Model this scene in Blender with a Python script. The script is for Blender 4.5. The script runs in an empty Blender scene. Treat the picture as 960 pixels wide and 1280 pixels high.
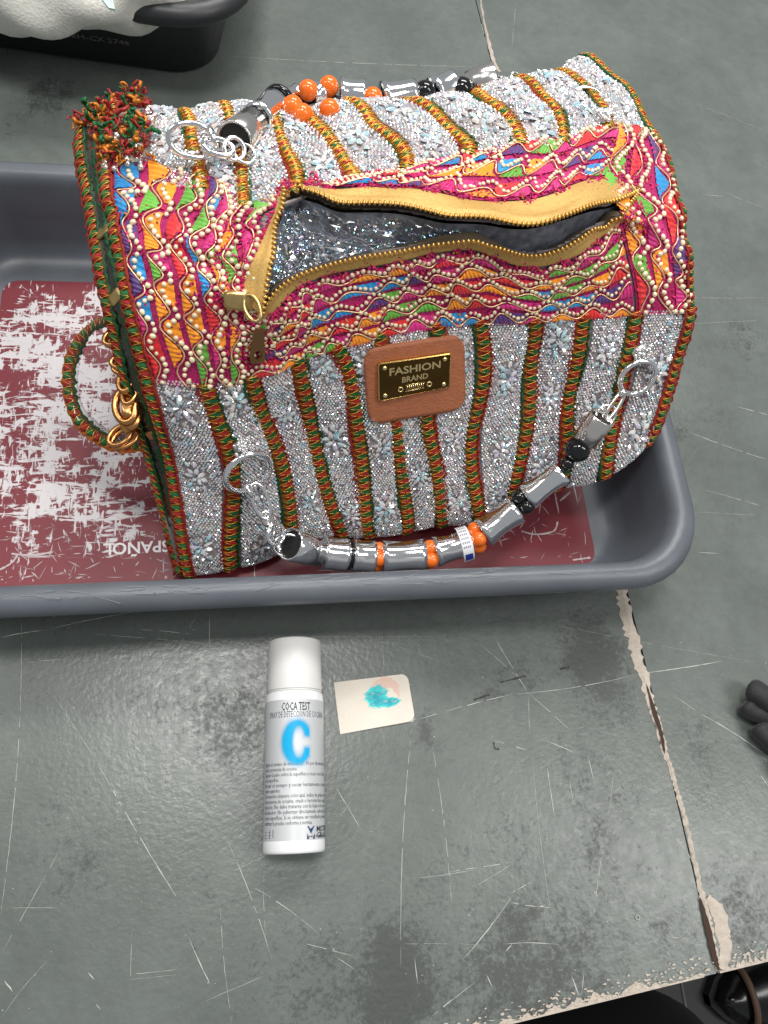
import bpy, math, random
import numpy as np
from mathutils import Matrix, Vector

random.seed(7)
rng = np.random.default_rng(7)
SC = bpy.context.scene
COL = SC.collection

# ------------------------------------------------------------------ camera
F_PX, CAM_H = 961.0, 0.60                      # focal length in photo pixels, camera height over the table (m)
_n = np.array([-158.0, 388.0, F_PX]); _n /= np.linalg.norm(_n)
_vx = np.array([5500.0, -140.0, F_PX]); _vx /= np.linalg.norm(_vx)
_Z = -_n
_X = _vx - _Z * (_vx @ _Z); _X /= np.linalg.norm(_X)
_Y = np.cross(_Z, _X)
RW = np.stack([_X, _Y, _Z])                    # camera (x right, y down, z forward) -> world
cam_d = bpy.data.cameras.new('camera'); cam = bpy.data.objects.new('camera', cam_d); COL.objects.link(cam)
cam_d.sensor_fit = 'VERTICAL'; cam_d.sensor_height = 36.0; cam_d.lens = 36.0 * F_PX / 1280.0
cam_d.clip_start = 0.02; cam_d.clip_end = 30.0
M = Matrix.Identity(4)
for r in range(3):
    M[r][0] = RW[r, 0]; M[r][1] = -RW[r, 1]; M[r][2] = -RW[r, 2]
M[2][3] = CAM_H
cam.matrix_world = M
SC.camera = cam

# ------------------------------------------------------------------ world, lamps, exposure
W = bpy.data.worlds.new('World'); SC.world = W; W.use_nodes = True
W.node_tree.nodes['Background'].inputs[0].default_value = (0.93, 0.97, 1.0, 1)
W.node_tree.nodes['Background'].inputs[1].default_value = 0.31
def lamp(name, loc, aim, sx, sy, power, col=(1, .98, .95)):
    d = bpy.data.lights.new(name, 'AREA'); d.shape = 'RECTANGLE'; d.size = sx; d.size_y = sy; d.energy = power; d.color = col
    o = bpy.data.objects.new(name, d); COL.objects.link(o); o.location = loc
    o.rotation_euler = (Vector(aim) - Vector(loc)).to_track_quat('-Z', 'Y').to_euler()
lamp('ceiling_lamp', (-0.10, 0.38, 2.1), (-0.1, 0.38, 0), 0.50, 0.30, 17)
lamp('ceiling_lamp', (0.55, 1.7, 2.2), (0.25, 0.5, 0), 1.6, 0.5, 50)
lamp('ceiling_lamp', (-1.6, 0.7, 2.2), (-0.1, 0.3, 0), 0.30, 1.3, 12)
lamp('ceiling_lamp', (1.5, -0.3, 2.2), (0.1, 0.3, 0), 0.40, 1.4, 22)
SC.view_settings.view_transform = 'Standard'; SC.view_settings.look = 'None'
SC.view_settings.exposure = 0.0; SC.view_settings.gamma = 1.0; SC.view_settings.use_curve_mapping = False

# ------------------------------------------------------------------ helpers
def at(px, py, z):
    """world point on the ray through photo pixel (960x1280) at height z"""
    d = RW @ np.array([px - 480.0, py - 640.0, F_PX]); t = (z - CAM_H) / d[2]
    return d * t + np.array([0, 0, CAM_H])
def proj(P):
    c = (P - np.array([0, 0, CAM_H])) @ RW
    return np.stack([480 + F_PX * c[..., 0] / c[..., 2], 640 + F_PX * c[..., 1] / c[..., 2]], -1)
def lin(r, g, b):
    f = lambda c: (c / 255 / 12.92) if c / 255 <= .04045 else ((c / 255 + .055) / 1.055) ** 2.4
    return (f(r), f(g), f(b), 1)
def nrm(a): return a / np.maximum(np.linalg.norm(a, axis=-1, keepdims=True), 1e-12)

MATS = {}
def mat(name, col, rough=.5, metal=0.0, noise=0.0, nscale=300.0, bump=0.0, bscale=600.0, attr=False, coat=0.0, spec=.5, objrand=0.0, sheen=0.0):
    if name in MATS: return MATS[name]
    m = bpy.data.materials.new(name); m.use_nodes = True; nt = m.node_tree; b = nt.nodes['Principled BSDF']
    b.inputs['Roughness'].default_value = rough; b.inputs['Metallic'].default_value = metal
    b.inputs['Coat Weight'].default_value = coat; b.inputs['Specular IOR Level'].default_value = spec
    b.inputs['Sheen Weight'].default_value = sheen
    tc = nt.nodes.new('ShaderNodeTexCoord')
    src = None
    if attr:
        a = nt.nodes.new('ShaderNodeAttribute'); a.attribute_name = 'col'; src = a.outputs['Color']
    b.inputs['Base Color'].default_value = col
    if noise > 0 or objrand > 0:
        hv = nt.nodes.new('ShaderNodeHueSaturation')
        if src: nt.links.new(src, hv.inputs['Color'])
        else: hv.inputs['Color'].default_value = col
        add = None
        if noise > 0:
            n = nt.nodes.new('ShaderNodeTexNoise'); n.inputs['Scale'].default_value = nscale; n.inputs['Detail'].default_value = 4
            nt.links.new(tc.outputs['Object'], n.inputs['Vector'])
            mr = nt.nodes.new('ShaderNodeMapRange'); mr.inputs[1].default_value = .25; mr.inputs[2].default_value = .75
            mr.inputs[3].default_value = 1 - noise; mr.inputs[4].default_value = 1 + noise
            nt.links.new(n.outputs['Fac'], mr.inputs[0]); add = mr.outputs[0]
        if objrand > 0:
            oi = nt.nodes.new('ShaderNodeObjectInfo')
            mr2 = nt.nodes.new('ShaderNodeMapRange'); mr2.inputs[3].default_value = 1 - objrand; mr2.inputs[4].default_value = 1 + objrand
            nt.links.new(oi.outputs['Random'], mr2.inputs[0])
            if add:
                mu = nt.nodes.new('ShaderNodeMath'); mu.operation = 'MULTIPLY'
                nt.links.new(add, mu.inputs[0]); nt.links.new(mr2.outputs[0], mu.inputs[1]); add = mu.outputs[0]
            else: add = mr2.outputs[0]
        nt.links.new(add, hv.inputs['Value']); src = hv.outputs['Color']
    if src: nt.links.new(src, b.inputs['Base Color'])
    if bump > 0:
        n2 = nt.nodes.new('ShaderNodeTexNoise'); n2.inputs['Scale'].default_value = bscale; n2.inputs['Detail'].default_value = 3
        nt.links.new(tc.outputs['Object'], n2.inputs['Vector'])
        bp = nt.nodes.new('ShaderNodeBump'); bp.inputs['Strength'].default_value = bump; bp.inputs['Distance'].default_value = .001
        nt.links.new(n2.outputs['Fac'], bp.inputs['Height']); nt.links.new(bp.outputs[0], b.inputs['Normal'])
    MATS[name] = m; return m

def make_mesh(name, V, Fs, smooth=True, cols=None):
    me = bpy.data.meshes.new(name)
    me.from_pydata([tuple(map(float, v)) for v in V], [], [tuple(map(int, f)) for f in Fs])
    if cols is not None:
        a = me.color_attributes.new('col', 'FLOAT_COLOR', 'POINT')
        c = np.ones((len(V), 4), np.float32); c[:, :3] = np.asarray(cols)[:, :3]
        a.data.foreach_set('color', c.ravel())
    if smooth: me.polygons.foreach_set('use_smooth', [True] * len(me.polygons))
    me.update(); return me
def fast_mesh(name, V, T, smooth=True, cols=None):
    """big meshes: V (n,3), T (m,k) with one k"""
    V = np.asarray(V, np.float32); T = np.asarray(T, np.int32); k = T.shape[1]
    me = bpy.data.meshes.new(name)
    me.vertices.add(len(V)); me.vertices.foreach_set('co', V.ravel())
    me.loops.add(T.size); me.loops.foreach_set('vertex_index', T.ravel())
    me.polygons.add(len(T)); me.polygons.foreach_set('loop_start', np.arange(0, T.size, k, dtype=np.int32))
    me.polygons.foreach_set('loop_total', np.full(len(T), k, np.int32))
    if cols is not None:
        a = me.color_attributes.new('col', 'FLOAT_COLOR', 'POINT')
        c = np.ones((len(V), 4), np.float32); c[:, :3] = np.asarray(cols)[:, :3]
        a.data.foreach_set('color', c.ravel())
    me.update(calc_edges=True); me.validate()
    me.polygons.foreach_set('use_smooth', [smooth] * len(me.polygons))
    return me
ORIG = {}
def link(name, me, m, parent=None, kind=None, mw=None):
    o = bpy.data.objects.new(name, me); COL.objects.link(o)
    if me is not None and m is not None and not me.materials: me.materials.append(m)
    if parent is not None:
        o.parent = parent
        o.matrix_parent_inverse = Matrix.Translation(-Vector(ORIG.get(parent.name, (0, 0, 0))))
    if mw is not None: o.matrix_basis = mw
    if kind: o['kind'] = kind
    return o
def thing(name, label, cat, loc, group=None):
    o = bpy.data.objects.new(name, None); COL.objects.link(o); o.location = [float(c) for c in loc]; o.empty_display_size = .02
    ORIG[o.name] = tuple(float(c) for c in loc)
    o['label'] = label; o['category'] = cat
    if group: o['group'] = group
    return o
def tag(o, label, cat, group=None):
    o['label'] = label; o['category'] = cat
    if group: o['group'] = group
    return o

class MB:
    """collects pieces of geometry into one mesh"""
    def __init__(s): s.v = []; s.f = []; s.c = []; s.n = 0
    def add(s, V, Fs, col=None):
        V = np.asarray(V, float); s.v.append(V); s.f += [tuple(int(i) + s.n for i in f) for f in Fs]; s.n += len(V)
        s.c.append(np.tile(np.asarray(col[:3] if col is not None else (1, 1, 1), float), (len(V), 1)))
        return s
    def build(s, name, m, parent=None, kind=None, smooth=True):
        return link(name, make_mesh(name, np.concatenate(s.v), s.f, smooth, np.concatenate(s.c)), m, parent, kind)

def frames(P, closed=False):
    P = np.asarray(P, float); n = len(P)
    if closed: T = np.roll(P, -1, 0) - np.roll(P, 1, 0)
    else: T = np.gradient(P, axis=0)
    T = nrm(T); A = np.zeros_like(T)
    ref = np.array([0, 0, 1.0]) if abs(T[0][2]) < .9 else np.array([1.0, 0, 0])
    a = nrm(np.cross(T[0], ref))
    for i in range(n):
        a = a - T[i] * (a @ T[i]); a = a / max(np.linalg.norm(a), 1e-9); A[i] = a
    return T, A, np.cross(T, A)
def tube(P, r, seg=6, closed=False, cap=True):
    P = np.asarray(P, float); n = len(P); T, A, B = frames(P, closed)
    r = np.broadcast_to(np.asarray(r, float), (n,))
    an = np.arange(seg) * 2 * math.pi / seg
    V = (P[:, None] + r[:, None, None] * (np.cos(an)[None, :, None] * A[:, None] + np.sin(an)[None, :, None] * B[:, None])).reshape(-1, 3)
    Fs = []
    for i in range(n if closed else n - 1):
        j = (i + 1) % n
        for k in range(seg):
            k2 = (k + 1) % seg
            Fs.append((i * seg + k, i * seg + k2, j * seg + k2, j * seg + k))
    if cap and not closed:
        Fs.append(tuple(range(seg))[::-1]); Fs.append(tuple((n - 1) * seg + k for k in range(seg)))
    return V, Fs
def smooth_path(P, n, closed=False):
    P = np.asarray(P, float); m = len(P)
    t = np.linspace(0, m if closed else m - 1, n, endpoint=not closed); i = np.floor(t).astype(int); f = (t - i)[:, None]
    if closed: idx = lambda k: P[k % m]
    else: idx = lambda k: P[np.clip(k, 0, m - 1)]
    p0, p1, p2, p3 = idx(i - 1), idx(i), idx(i + 1), idx(i + 2)
    return .5 * (2 * p1 + (p2 - p0) * f + (2 * p0 - 5 * p1 + 4 * p2 - p3) * f ** 2 + (3 * p1 - p0 - 3 * p2 + p3) * f ** 3)
def sphere(nu=8, nv=5):
    V = [(0, 0, 1)]; Fs = []
    for i in range(1, nv):
        th = math.pi * i / nv
        for j in range(nu): V.append((math.sin(th) * math.cos(2 * math.pi * j / nu), math.sin(th) * math.sin(2 * math.pi * j / nu), math.cos(th)))
    V.append((0, 0, -1)); L = len(V) - 1
    for j in range(nu):
        Fs.append((0, 1 + j, 1 + (j + 1) % nu)); b = 1 + (nv - 2) * nu; Fs.append((L, b + (j + 1) % nu, b + j))
    for i in range(nv - 2):
        for j in range(nu):
            a = 1 + i * nu; Fs.append((a + j, a + nu + j, a + nu + (j + 1) % nu, a + (j + 1) % nu))
    return np.array(V, float), Fs
def tris(Fs):
    out = []
    for f in Fs:
        for k in range(1, len(f) - 1): out.append((f[0], f[k], f[k + 1]))
    return np.array(out)
def scatter(Vb, Tb, R, P, cols=None):
    """join copies of a base mesh: R (n,3,3) columns = axes incl. scale, P (n,3)"""
    n = len(P); V = np.einsum('nij,kj->nki', R, Vb) + P[:, None]
    T = Tb[None] + (np.arange(n) * len(Vb))[:, None, None]
    c = None if cols is None else np.repeat(np.asarray(cols)[:, :3], len(Vb), 0)
    return V.reshape(-1, 3), T.reshape(-1, Tb.shape[1]), c
def mat4(R, P):
    m = Matrix.Identity(4)
    for a in range(3):
        for b in range(3): m[a][b] = float(R[a][b])
        m[a][3] = float(P[a])
    return m
def lathe(prof, A, axis, seg=28, ref=None):
    """profile of (distance along axis, radius), from point A"""
    axis = nrm(np.asarray(axis, float)); ref = np.array([0, 0, 1.0]) if ref is None else np.asarray(ref, float)
    if abs(axis @ ref) > .95: ref = np.array([1.0, 0, 0])
    e1 = nrm(ref - axis * (ref @ axis)); e2 = np.cross(axis, e1); V = []; Fs = []
    for d, r in prof:
        for k in range(seg):
            a = 2 * math.pi * k / seg; V.append(A + axis * d + r * (math.cos(a) * e1 + math.sin(a) * e2))
    for i in range(len(prof) - 1):
        for k in range(seg):
            k2 = (k + 1) % seg; Fs.append((i * seg + k, i * seg + k2, (i + 1) * seg + k2, (i + 1) * seg + k))
    return np.array(V), Fs
def text_mesh(body, size=1.0, align='CENTER', res=2, extrude=0.0, spacing=1.0, bold=0.0):
    c = bpy.data.curves.new('t', 'FONT'); c.body = body; c.size = size; c.align_x = align; c.align_y = 'CENTER'; c.resolution_u = res
    c.extrude = extrude; c.space_character = spacing; c.offset = bold
    o = bpy.data.objects.new('t', c); COL.objects.link(o)
    dg = bpy.context.evaluated_depsgraph_get(); dg.update(); me = o.evaluated_get(dg).to_mesh()
    V = np.array([v.co[:] for v in me.vertices]); Fs = [tuple(p.vertices) for p in me.polygons]
    o.evaluated_get(dg).to_mesh_clear(); bpy.data.objects.remove(o); bpy.data.curves.remove(c)
    return V, Fs
SPH_V, SPH_F = sphere(8, 5); SPH_T = tris(SPH_F)
BIG_V, BIG_F = sphere(20, 12)
ICO_V, ICO_F = sphere(6, 4); ICO_T = tris(ICO_F)

# colours
RED = lin(158, 26, 22); GREEN = lin(14, 104, 52); GOLD = lin(226, 160, 52); DGOLD = lin(168, 88, 24)
M_chrome = mat('chrome', (.95, .95, .96, 1), .10, 1.0, bump=.06, bscale=160)
M_chrome_worn = mat('chrome_cup', (.84, .80, .76, 1), .18, 1.0, bump=.05, bscale=900)
M_goldmetal = mat('gold_metal', lin(206, 148, 92), .26, 1.0)
M_black = mat('black_bead', (.006, .006, .007, 1), .06, 0, spec=.6)
M_orange = mat('orange_bead', lin(238, 112, 30), .16, 0, noise=.06, nscale=200, coat=.3)

# ================================================================== TABLE
S_TOP, S_BOT = at(615, 80, 0), at(905, 1215, 0)
sdir = nrm(S_BOT - S_TOP)
E0, E1 = at(640, 1279, 0), at(960, 1201, 0)
edir = nrm(E1 - E0)
def seam_x(y): return S_TOP[0] + (y - S_TOP[1]) * (S_BOT[0] - S_TOP[0]) / (S_BOT[1] - S_TOP[1])
def edge_y(x): return E0[1] + (x - E0[0]) * edir[1] / edir[0]

table = thing('inspection_table', 'scratched grey green painted table top under both trays', 'table', (0, 0, 0))
stains_and_shade = [(290, 905, 40, .55), (245, 890, 26, .35), (300, 915, 14, .6), (200, 880, 34, .25), (120, 865, 40, .2), (490, 1190, 30, .75), (500, 1240, 34, .85), (478, 1270, 32, .7), (745, 830, 34, .8), (735, 800, 30, .7), (760, 870, 40, .35),
          (740, 1045, 14, .7), (755, 1010, 50, .25), (650, 1155, 16, .75), (640, 1140, 12, .6), (730, 960, 50, .3), (640, 1230, 60, .55), (700, 1215, 60, .5), (870, 925, 18, .5), (880, 915, 18, .4), (60, 865, 30, .25), (75, 1010, 36, .3),
          (95, 1090, 30, .35), (70, 1000, 14, .4), (110, 1060, 20, .4), (60, 118, 30, .6), (45, 130, 22, .5), (20, 160, 20, .35), (900, 150, 12, .4), (870, 150, 8, .5), (930, 420, 30, .4), (890, 520, 22, .35), (850, 545, 18, .5),
          (540, 930, 16, .5), (530, 905, 10, .6), (610, 865, 14, .6), (650, 848, 20, .5), (700, 835, 16, .4), (770, 880, 26, .5), (750, 1100, 60, .25), (560, 1110, 50, .25), (640, 1045, 30, .35), (330, 1120, 40, .2), (250, 1130, 40, .25),
          (400, 1230, 70, .35), (560, 1230, 60, .3), (840, 1160, 26, .4), (930, 1150, 30, .5), (920, 1110, 40, .3), (870, 990, 40, .25), (80, 790, 60, .15), (250, 775, 80, .15), (790, 600, 20, .3)]  # the two wide faint patches along the tray's front rim paint in its shadow
ST = [(at(px, py, 0)[:2], r * .00066, a) for px, py, r, a in stains_and_shade]
def panel_grid(name, xs0, xs1, left):
    ys = np.concatenate([np.linspace(-.02, 0.95, 98), np.linspace(.97, 1.8, 12)])
    nx = 64 if left else 46
    V = []; den = []
    for j, y in enumerate(ys):
        for i in range(nx + 1):
            t = i / nx
            if left:
                x1 = seam_x(y) - .0006; x = -.95 + (x1 + .95) * (1 - (1 - t) ** 1.7)
            else:
                x0 = seam_x(y) + .0006; x = x0 + (1.5 - x0) * t ** 1.9
            yy = y
            if j == 0: yy = edge_y(x)
            elif y < .1: yy = edge_y(x) + (y + .02) / .12 * (.1 - edge_y(x))
            if left and yy < .6: x = min(x, seam_x(yy) - .0011)
            V.append((x, yy, 0))
    V = np.array(V)
    d = np.zeros(len(V))
    for c, r, a in ST: d = np.maximum(d, a * np.exp(-((V[:, 0] - c[0]) ** 2 + (V[:, 1] - c[1]) ** 2) / (2 * r * r)))
    n = nx + 1
    Fs = [(j * n + i, j * n + i + 1, (j + 1) * n + i + 1, (j + 1) * n + i) for j in range(len(ys) - 1) for i in range(nx)]
    # skirt: front edge and seam edge
    loop = [i for i in range(n)] if left else [i for i in range(n)]
    base = len(V); V = np.concatenate([V, V[loop] + np.array([0, 0, -.03])]); d = np.concatenate([d, np.zeros(n)])
    Fs += [(base + i, base + i + 1, i + 1, i) for i in range(n - 1)]
    side = [j * n + (n - 1 if left else 0) for j in range(len(ys))]
    b2 = len(V); V = np.concatenate([V, V[side] + np.array([0, 0, -.03])]); d = np.concatenate([d, np.zeros(len(side))])
    for k in range(len(side) - 1):
        f = (side[k], b2 + k, b2 + k + 1, side[k + 1]); Fs.append(f if left else f[::-1])
    return make_mesh(name, V, Fs, False, np.stack([d, d, d], 1))
def table_material():
    m = bpy.data.materials.new('painted_table'); m.use_nodes = True; nt = m.node_tree; b = nt.nodes['Principled BSDF']; N = nt.nodes.new; L = nt.links.new
    tc = N('ShaderNodeTexCoord')
    def noise(s, det=5, rough=.6, dist=0):
        n = N('ShaderNodeTexNoise'); n.inputs['Scale'].default_value = s; n.inputs['Detail'].default_value = det; n.inputs['Roughness'].default_value = rough; n.inputs['Distortion'].default_value = dist
        L(tc.outputs['Object'], n.inputs['Vector']); return n.outputs['Fac']
    def ramp(x, a, bb, c0=0, c1=1):
        r = N('ShaderNodeMapRange'); r.inputs[1].default_value = a; r.inputs[2].default_value = bb; r.inputs[3].default_value = c0; r.inputs[4].default_value = c1; L(x, r.inputs[0]); return r.outputs[0]
    def math_(op, x, y):
        q = N('ShaderNodeMath'); q.operation = op; q.use_clamp = False
        for i, w in enumerate((x, y)):
            if isinstance(w, (int, float)): q.inputs[i].default_value = w
            else: L(w, q.inputs[i])
        return q.outputs[0]
    def mix(f, a, c):
        q = N('ShaderNodeMix'); q.data_type = 'RGBA'; L(f, q.inputs[0])
        for i, w in ((6, a), (7, c)):
            if isinstance(w, tuple): q.inputs[i].default_value = w
            else: L(w, q.inputs[i])
        return q.outputs[2]
    at_ = N('ShaderNodeAttribute'); at_.attribute_name = 'col'
    base = mix(ramp(noise(9, 6, .65), .35, .68), lin(92, 98, 94), lin(108, 114, 110))
    base = mix(math_('MULTIPLY', ramp(noise(70, 5, .7), .42, .72), .28), base, lin(76, 79, 77))
    # grime and painted rim shade: attribute density x fine flaky noise
    g = math_('ADD', math_('MULTIPLY', at_.outputs['Fac'], .62), math_('SUBTRACT', math_('ADD', math_('MULTIPLY', noise(75, 6, .7), .7), math_('MULTIPLY', noise(300, 5, .7), .5)), .60))
    gm = ramp(g, .16, .34)
    base = mix(math_('MULTIPLY', gm, .62), base, lin(38, 40, 40))
    sp = ramp(noise(330, 4, .75), .70, .80)
    base = mix(math_('MULTIPLY', sp, .22), base, lin(52, 54, 52))
    L(base, b.inputs['Base Color'])
    L(math_('ADD', ramp(noise(120, 4), .3, .7, .24, .36), math_('MULTIPLY', gm, .12)), b.inputs['Roughness'])
    b.inputs['Specular IOR Level'].default_value = .45
    h = math_('ADD', noise(260, 3, .5), math_('MULTIPLY', noise(60, 3), .8))
    bp = N('ShaderNodeBump'); bp.inputs['Strength'].default_value = .18; bp.inputs['Distance'].default_value = .0012
    L(h, bp.inputs['Height']); L(bp.outputs[0], b.inputs['Normal'])
    return m
M_table = table_material()
link('table_panel', panel_grid('table_panel', 0, 0, True), M_table, table)
link('table_panel', panel_grid('table_panel', 0, 0, False), M_table, table)
M_groove = mat('seam_dirt', lin(62, 46, 36), .9)
M_filler = mat('seam_filler', lin(186, 175, 162), .85, noise=.14, nscale=260, bump=.5, bscale=500)
# seam filler: irregular plaster strip with a dark groove
def strip(pts, wl, wr, z, jit, n, name, m, parent, kind=None):
    P = smooth_path([at(a, b, z) for a, b in pts], n); T = nrm(np.gradient(P, axis=0)); Sd = np.stack([T[:, 1], -T[:, 0], 0 * T[:, 0]], 1)
    wl = np.interp(np.linspace(0, 1, n), np.linspace(0, 1, len(wl)), wl); wr = np.interp(np.linspace(0, 1, n), np.linspace(0, 1, len(wr)), wr)
    a = P - Sd * (wl * (1 + jit * rng.uniform(-1, 1, n)))[:, None]; c = P + Sd * (wr * (1 + jit * rng.uniform(-1, 1, n)))[:, None]
    mid = P + np.array([0, 0, .0006])
    a[:, 2] = .0003; c[:, 2] = .0003
    V = np.concatenate([a, mid, c]); Fs = []
    for i in range(n - 1): Fs += [(i, i + 1, n + i + 1, n + i), (n + i, n + i + 1, 2 * n + i + 1, 2 * n + i)]
    me = make_mesh(name, V, Fs, False); o = link(name, me, m, parent, kind)
    return o
strip([(777, 735), (790, 790), (806, 850), (822, 905), (838, 960), (853, 1010), (865, 1060), (878, 1118), (888, 1160), (898, 1214)],
      [.004, .0045, .0045, .0030, .0022, .0018, .0018, .0022, .0025, .0022], [.005, .006, .004, .0026, .0022, .0018, .0016, .0022, .002, .0015], .0008, .45, 130, 'seam_filler', M_filler, table)
strip([(884, 1122), (898, 1140), (904, 1170), (907, 1190), (903, 1212)], [.003, .006, .006, .005, .003], [.002, .0055, .005, .004, .004], .0008, .2, 30, 'seam_filler', M_filler, table)
strip([(598, -20), (606, 30), (618, 78), (626, 90)], [.0014, .0012, .003, .001], [.0012, .0012, .002, .001], .0008, .4, 30, 'seam_filler', M_filler, table)
def gash(pts, w, name='groove'):
    P = smooth_path([at(a, b, .0016) for a, b in pts], 24); T = nrm(np.gradient(P, axis=0)); Sd = np.stack([T[:, 1], -T[:, 0], 0 * T[:, 0]], 1)
    ww = w * (1.1 - np.abs(np.linspace(-1, 1, 24)) ** 3)[:, None] * rng.uniform(.7, 1.2, (24, 1))
    V = np.concatenate([P - Sd * ww, P + Sd * ww]); Fs = [(i, i + 1, 25 + i, 24 + i) for i in range(23)]
    link(name, make_mesh(name, V, Fs, False), M_groove, table)
gash([(808, 855), (818, 890), (826, 915), (831, 942)], .0016)
gash([(875, 1122), (886, 1165), (893, 1195), (899, 1214)], .0022)
# worn bare edge along the front of the table
rr = np.random.default_rng(3)
for (xa, xb, amp) in ((600, 884, .0055), (905, 1010, .005), (470, 560, .004)):
    n = 260; xs = np.linspace(at(xa, 1240, 0)[0], at(xb, 1240, 0)[0], n)
    k = rr.normal(0, 1, n); k = np.convolve(k, np.ones(9) / 6, 'same'); k2 = rr.uniform(0, 1, n)
    h = np.clip(amp * (.42 + .75 * k + .22 * k2) * np.sin(np.linspace(.15, math.pi - .05, n)) ** .5, .0008, None)
    yb = np.array([edge_y(x) for x in xs])
    h = np.convolve(np.pad(h, 2, 'edge'), [.1, .2, .4, .2, .1], 'valid')
    V = np.concatenate([np.stack([xs, yb - .0004, np.full(n, .0004)], 1), np.stack([xs, yb + h, np.full(n, .0004)], 1), np.stack([xs, yb - .0006, np.full(n, -.006)], 1)])
    Fs = [(i, i + 1, n + i + 1, n + i) for i in range(n - 1)] + [(2 * n + i, 2 * n + i + 1, i + 1, i) for i in range(n - 1)]
    link('bare_edge', make_mesh('bare_edge', V, Fs, False), M_filler, table)
mb = MB()
for k in range(420):
    px = rr.uniform(480, 1000); x = at(px, 1240, 0)[0]; y = edge_y(x) + abs(rr.normal(0, .0045)) + .0008; s_ = rr.uniform(.0004, .0018); an = np.sort(rr.uniform(0, 6.28, 6)); ra = rr.uniform(.5, 1.1, 6)
    if abs(x - seam_x(y)) < .006: continue
    mb.add([(x + s_ * 1.5 * ra[q] * math.cos(an[q]), y + s_ * .7 * ra[q] * math.sin(an[q]), .0006 + k * 2e-6) for q in range(6)], [tuple(range(6))])
mb.build('edge_chips', M_filler, table, 'stuff', False)
# scratches (pixel ends, width mm)
SCR = [(27, 770, 0, 1150, .5), (0, 797, 55, 788, .8), (55, 788, 175, 764, .5), (66, 868, 120, 950, .4), (120, 950, 228, 1133, .7), (235, 1170, 263, 1231, .8), (283, 1048, 340, 1200, .6), (305, 1102, 402, 1170, .6),
       (0, 1195, 80, 1052, .35), (10, 1135, 72, 1135, .3), (262, 765, 265, 830, .4), (248, 765, 215, 825, .35), (110, 792, 300, 808, .35), (175, 787, 240, 793, .5), (33, 828, 78, 824, .5), (275, 1130, 290, 1280, .35), (165, 1160, 162, 1240, .3),
       (160, 1218, 222, 1212, .35), (515, 905, 501, 1210, .55), (540, 930, 565, 1135, .55), (520, 900, 640, 868, .6), (640, 868, 800, 842, .5), (800, 842, 905, 826, .8), (620, 800, 660, 866, .7), (660, 866, 715, 915, .5), (600, 805, 650, 850, .4),
       (875, 892, 965, 950, .9), (840, 868, 872, 890, .5), (940, 955, 962, 985, .7), (660, 870, 662, 920, .35), (665, 940, 690, 1150, .35), (684, 960, 693, 1022, .8), (712, 975, 718, 1010, .5), (735, 945, 743, 980, .6), (615, 925, 660, 938, .7),
       (680, 925, 720, 942, .6), (768, 955, 760, 1020, .35), (752, 1070, 742, 1145, .7), (835, 1035, 880, 1095, .7), (640, 1120, 578, 1200, .8), (560, 1090, 640, 1078, .5), (520, 1098, 600, 1086, .3), (630, 1180, 700, 1181, .5), (500, 1180, 620, 1182, .25),
       (625, 1125, 695, 1135, .5), (640, 1080, 590, 1110, .35), (540, 1270, 595, 1227, .6), (608, 1218, 616, 1236, .8), (714, 1218, 724, 1246, .9), (730, 1215, 727, 1245, .5), (518, 1195, 522, 1230, .8), (835, 1170, 850, 1173, .5),
       (330, 1083, 332, 1170, .35), (375, 1178, 440, 1195, .5), (418, 1195, 446, 1214, .7), (600, 20, 618, 80, .5), (645, 0, 640, 60, .3), (280, 70, 620, 84, .55), (880, 612, 960, 635, .5), (860, 540, 960, 575, .7), (920, 508, 965, 520, .6), (820, 370, 960, 372, .35),
       (810, 690, 835, 690, .9), (870, 690, 900, 692, .5), (870, 640, 960, 645, .25), (870, 130, 960, 165, .35), (860, 405, 960, 400, .3), (690, 780, 960, 830, .2), (340, 795, 560, 795, .25), (440, 790, 560, 830, .2), (420, 985, 450, 1035, .6),
       (440, 1000, 425, 1020, .35), (480, 840, 478, 790, .35), (905, 240, 960, 262, .5), (880, 243, 905, 246, .8), (160, 1225, 230, 1218, .25), (0, 1275, 60, 1200, .25), (250, 1255, 330, 1220, .3), (290, 1090, 360, 1055, .3), (290, 860, 300, 868, 1.2), (5, 1225, 16, 1240, 1.5),
       (110, 1215, 118, 1225, .8), (120, 1255, 126, 1262, .9), (742, 1113, 748, 1122, 1.2), (660, 1105, 640, 1115, .9), (668, 1100, 636, 1118, .5), (675, 1132, 683, 1135, 1.8), (640, 1180, 632, 1190, .8), (520, 897, 512, 903, 2.2)]
mb = MB()
for x0, y0, x1, y1, w in SCR:
    a, b = at(x0, y0, .00025), at(x1, y1, .00025); Ld = np.linalg.norm(b - a); n = max(4, int(Ld / .004)); T = (b - a) / Ld; Sd = np.array([T[1], -T[0], 0])
    t = np.linspace(0, 1, n); bow = rng.normal(0, .012) * Ld; P = a + (b - a) * t[:, None] + Sd * (np.sin(t * math.pi) * bow)[:, None] + Sd * rng.normal(0, .00008, (n, 1))
    ww = w * .00040 * rng.uniform(.35, 1.15, n) * (1.05 - np.abs(2 * t - 1) ** 4)
    for i in range(n - 1):
        if w < .8 and rng.random() < .16: continue
        mb.add([P[i] - Sd * ww[i], P[i] + Sd * ww[i], P[i + 1] + Sd * ww[i + 1], P[i + 1] - Sd * ww[i + 1]], [(0, 1, 2, 3)])
for k in range(240):
    c = at(rng.uniform(0, 960), rng.uniform(760, 1270), .00025); s = rng.uniform(.0002, .0007); an = rng.uniform(0, 6.28, 5); an.sort()
    if c[1] < edge_y(c[0]) + .003: continue
    mb.add([c + s * np.array([math.cos(q), math.sin(q) * .6, 0]) for q in an], [(0, 1, 2, 3, 4)])
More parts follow.
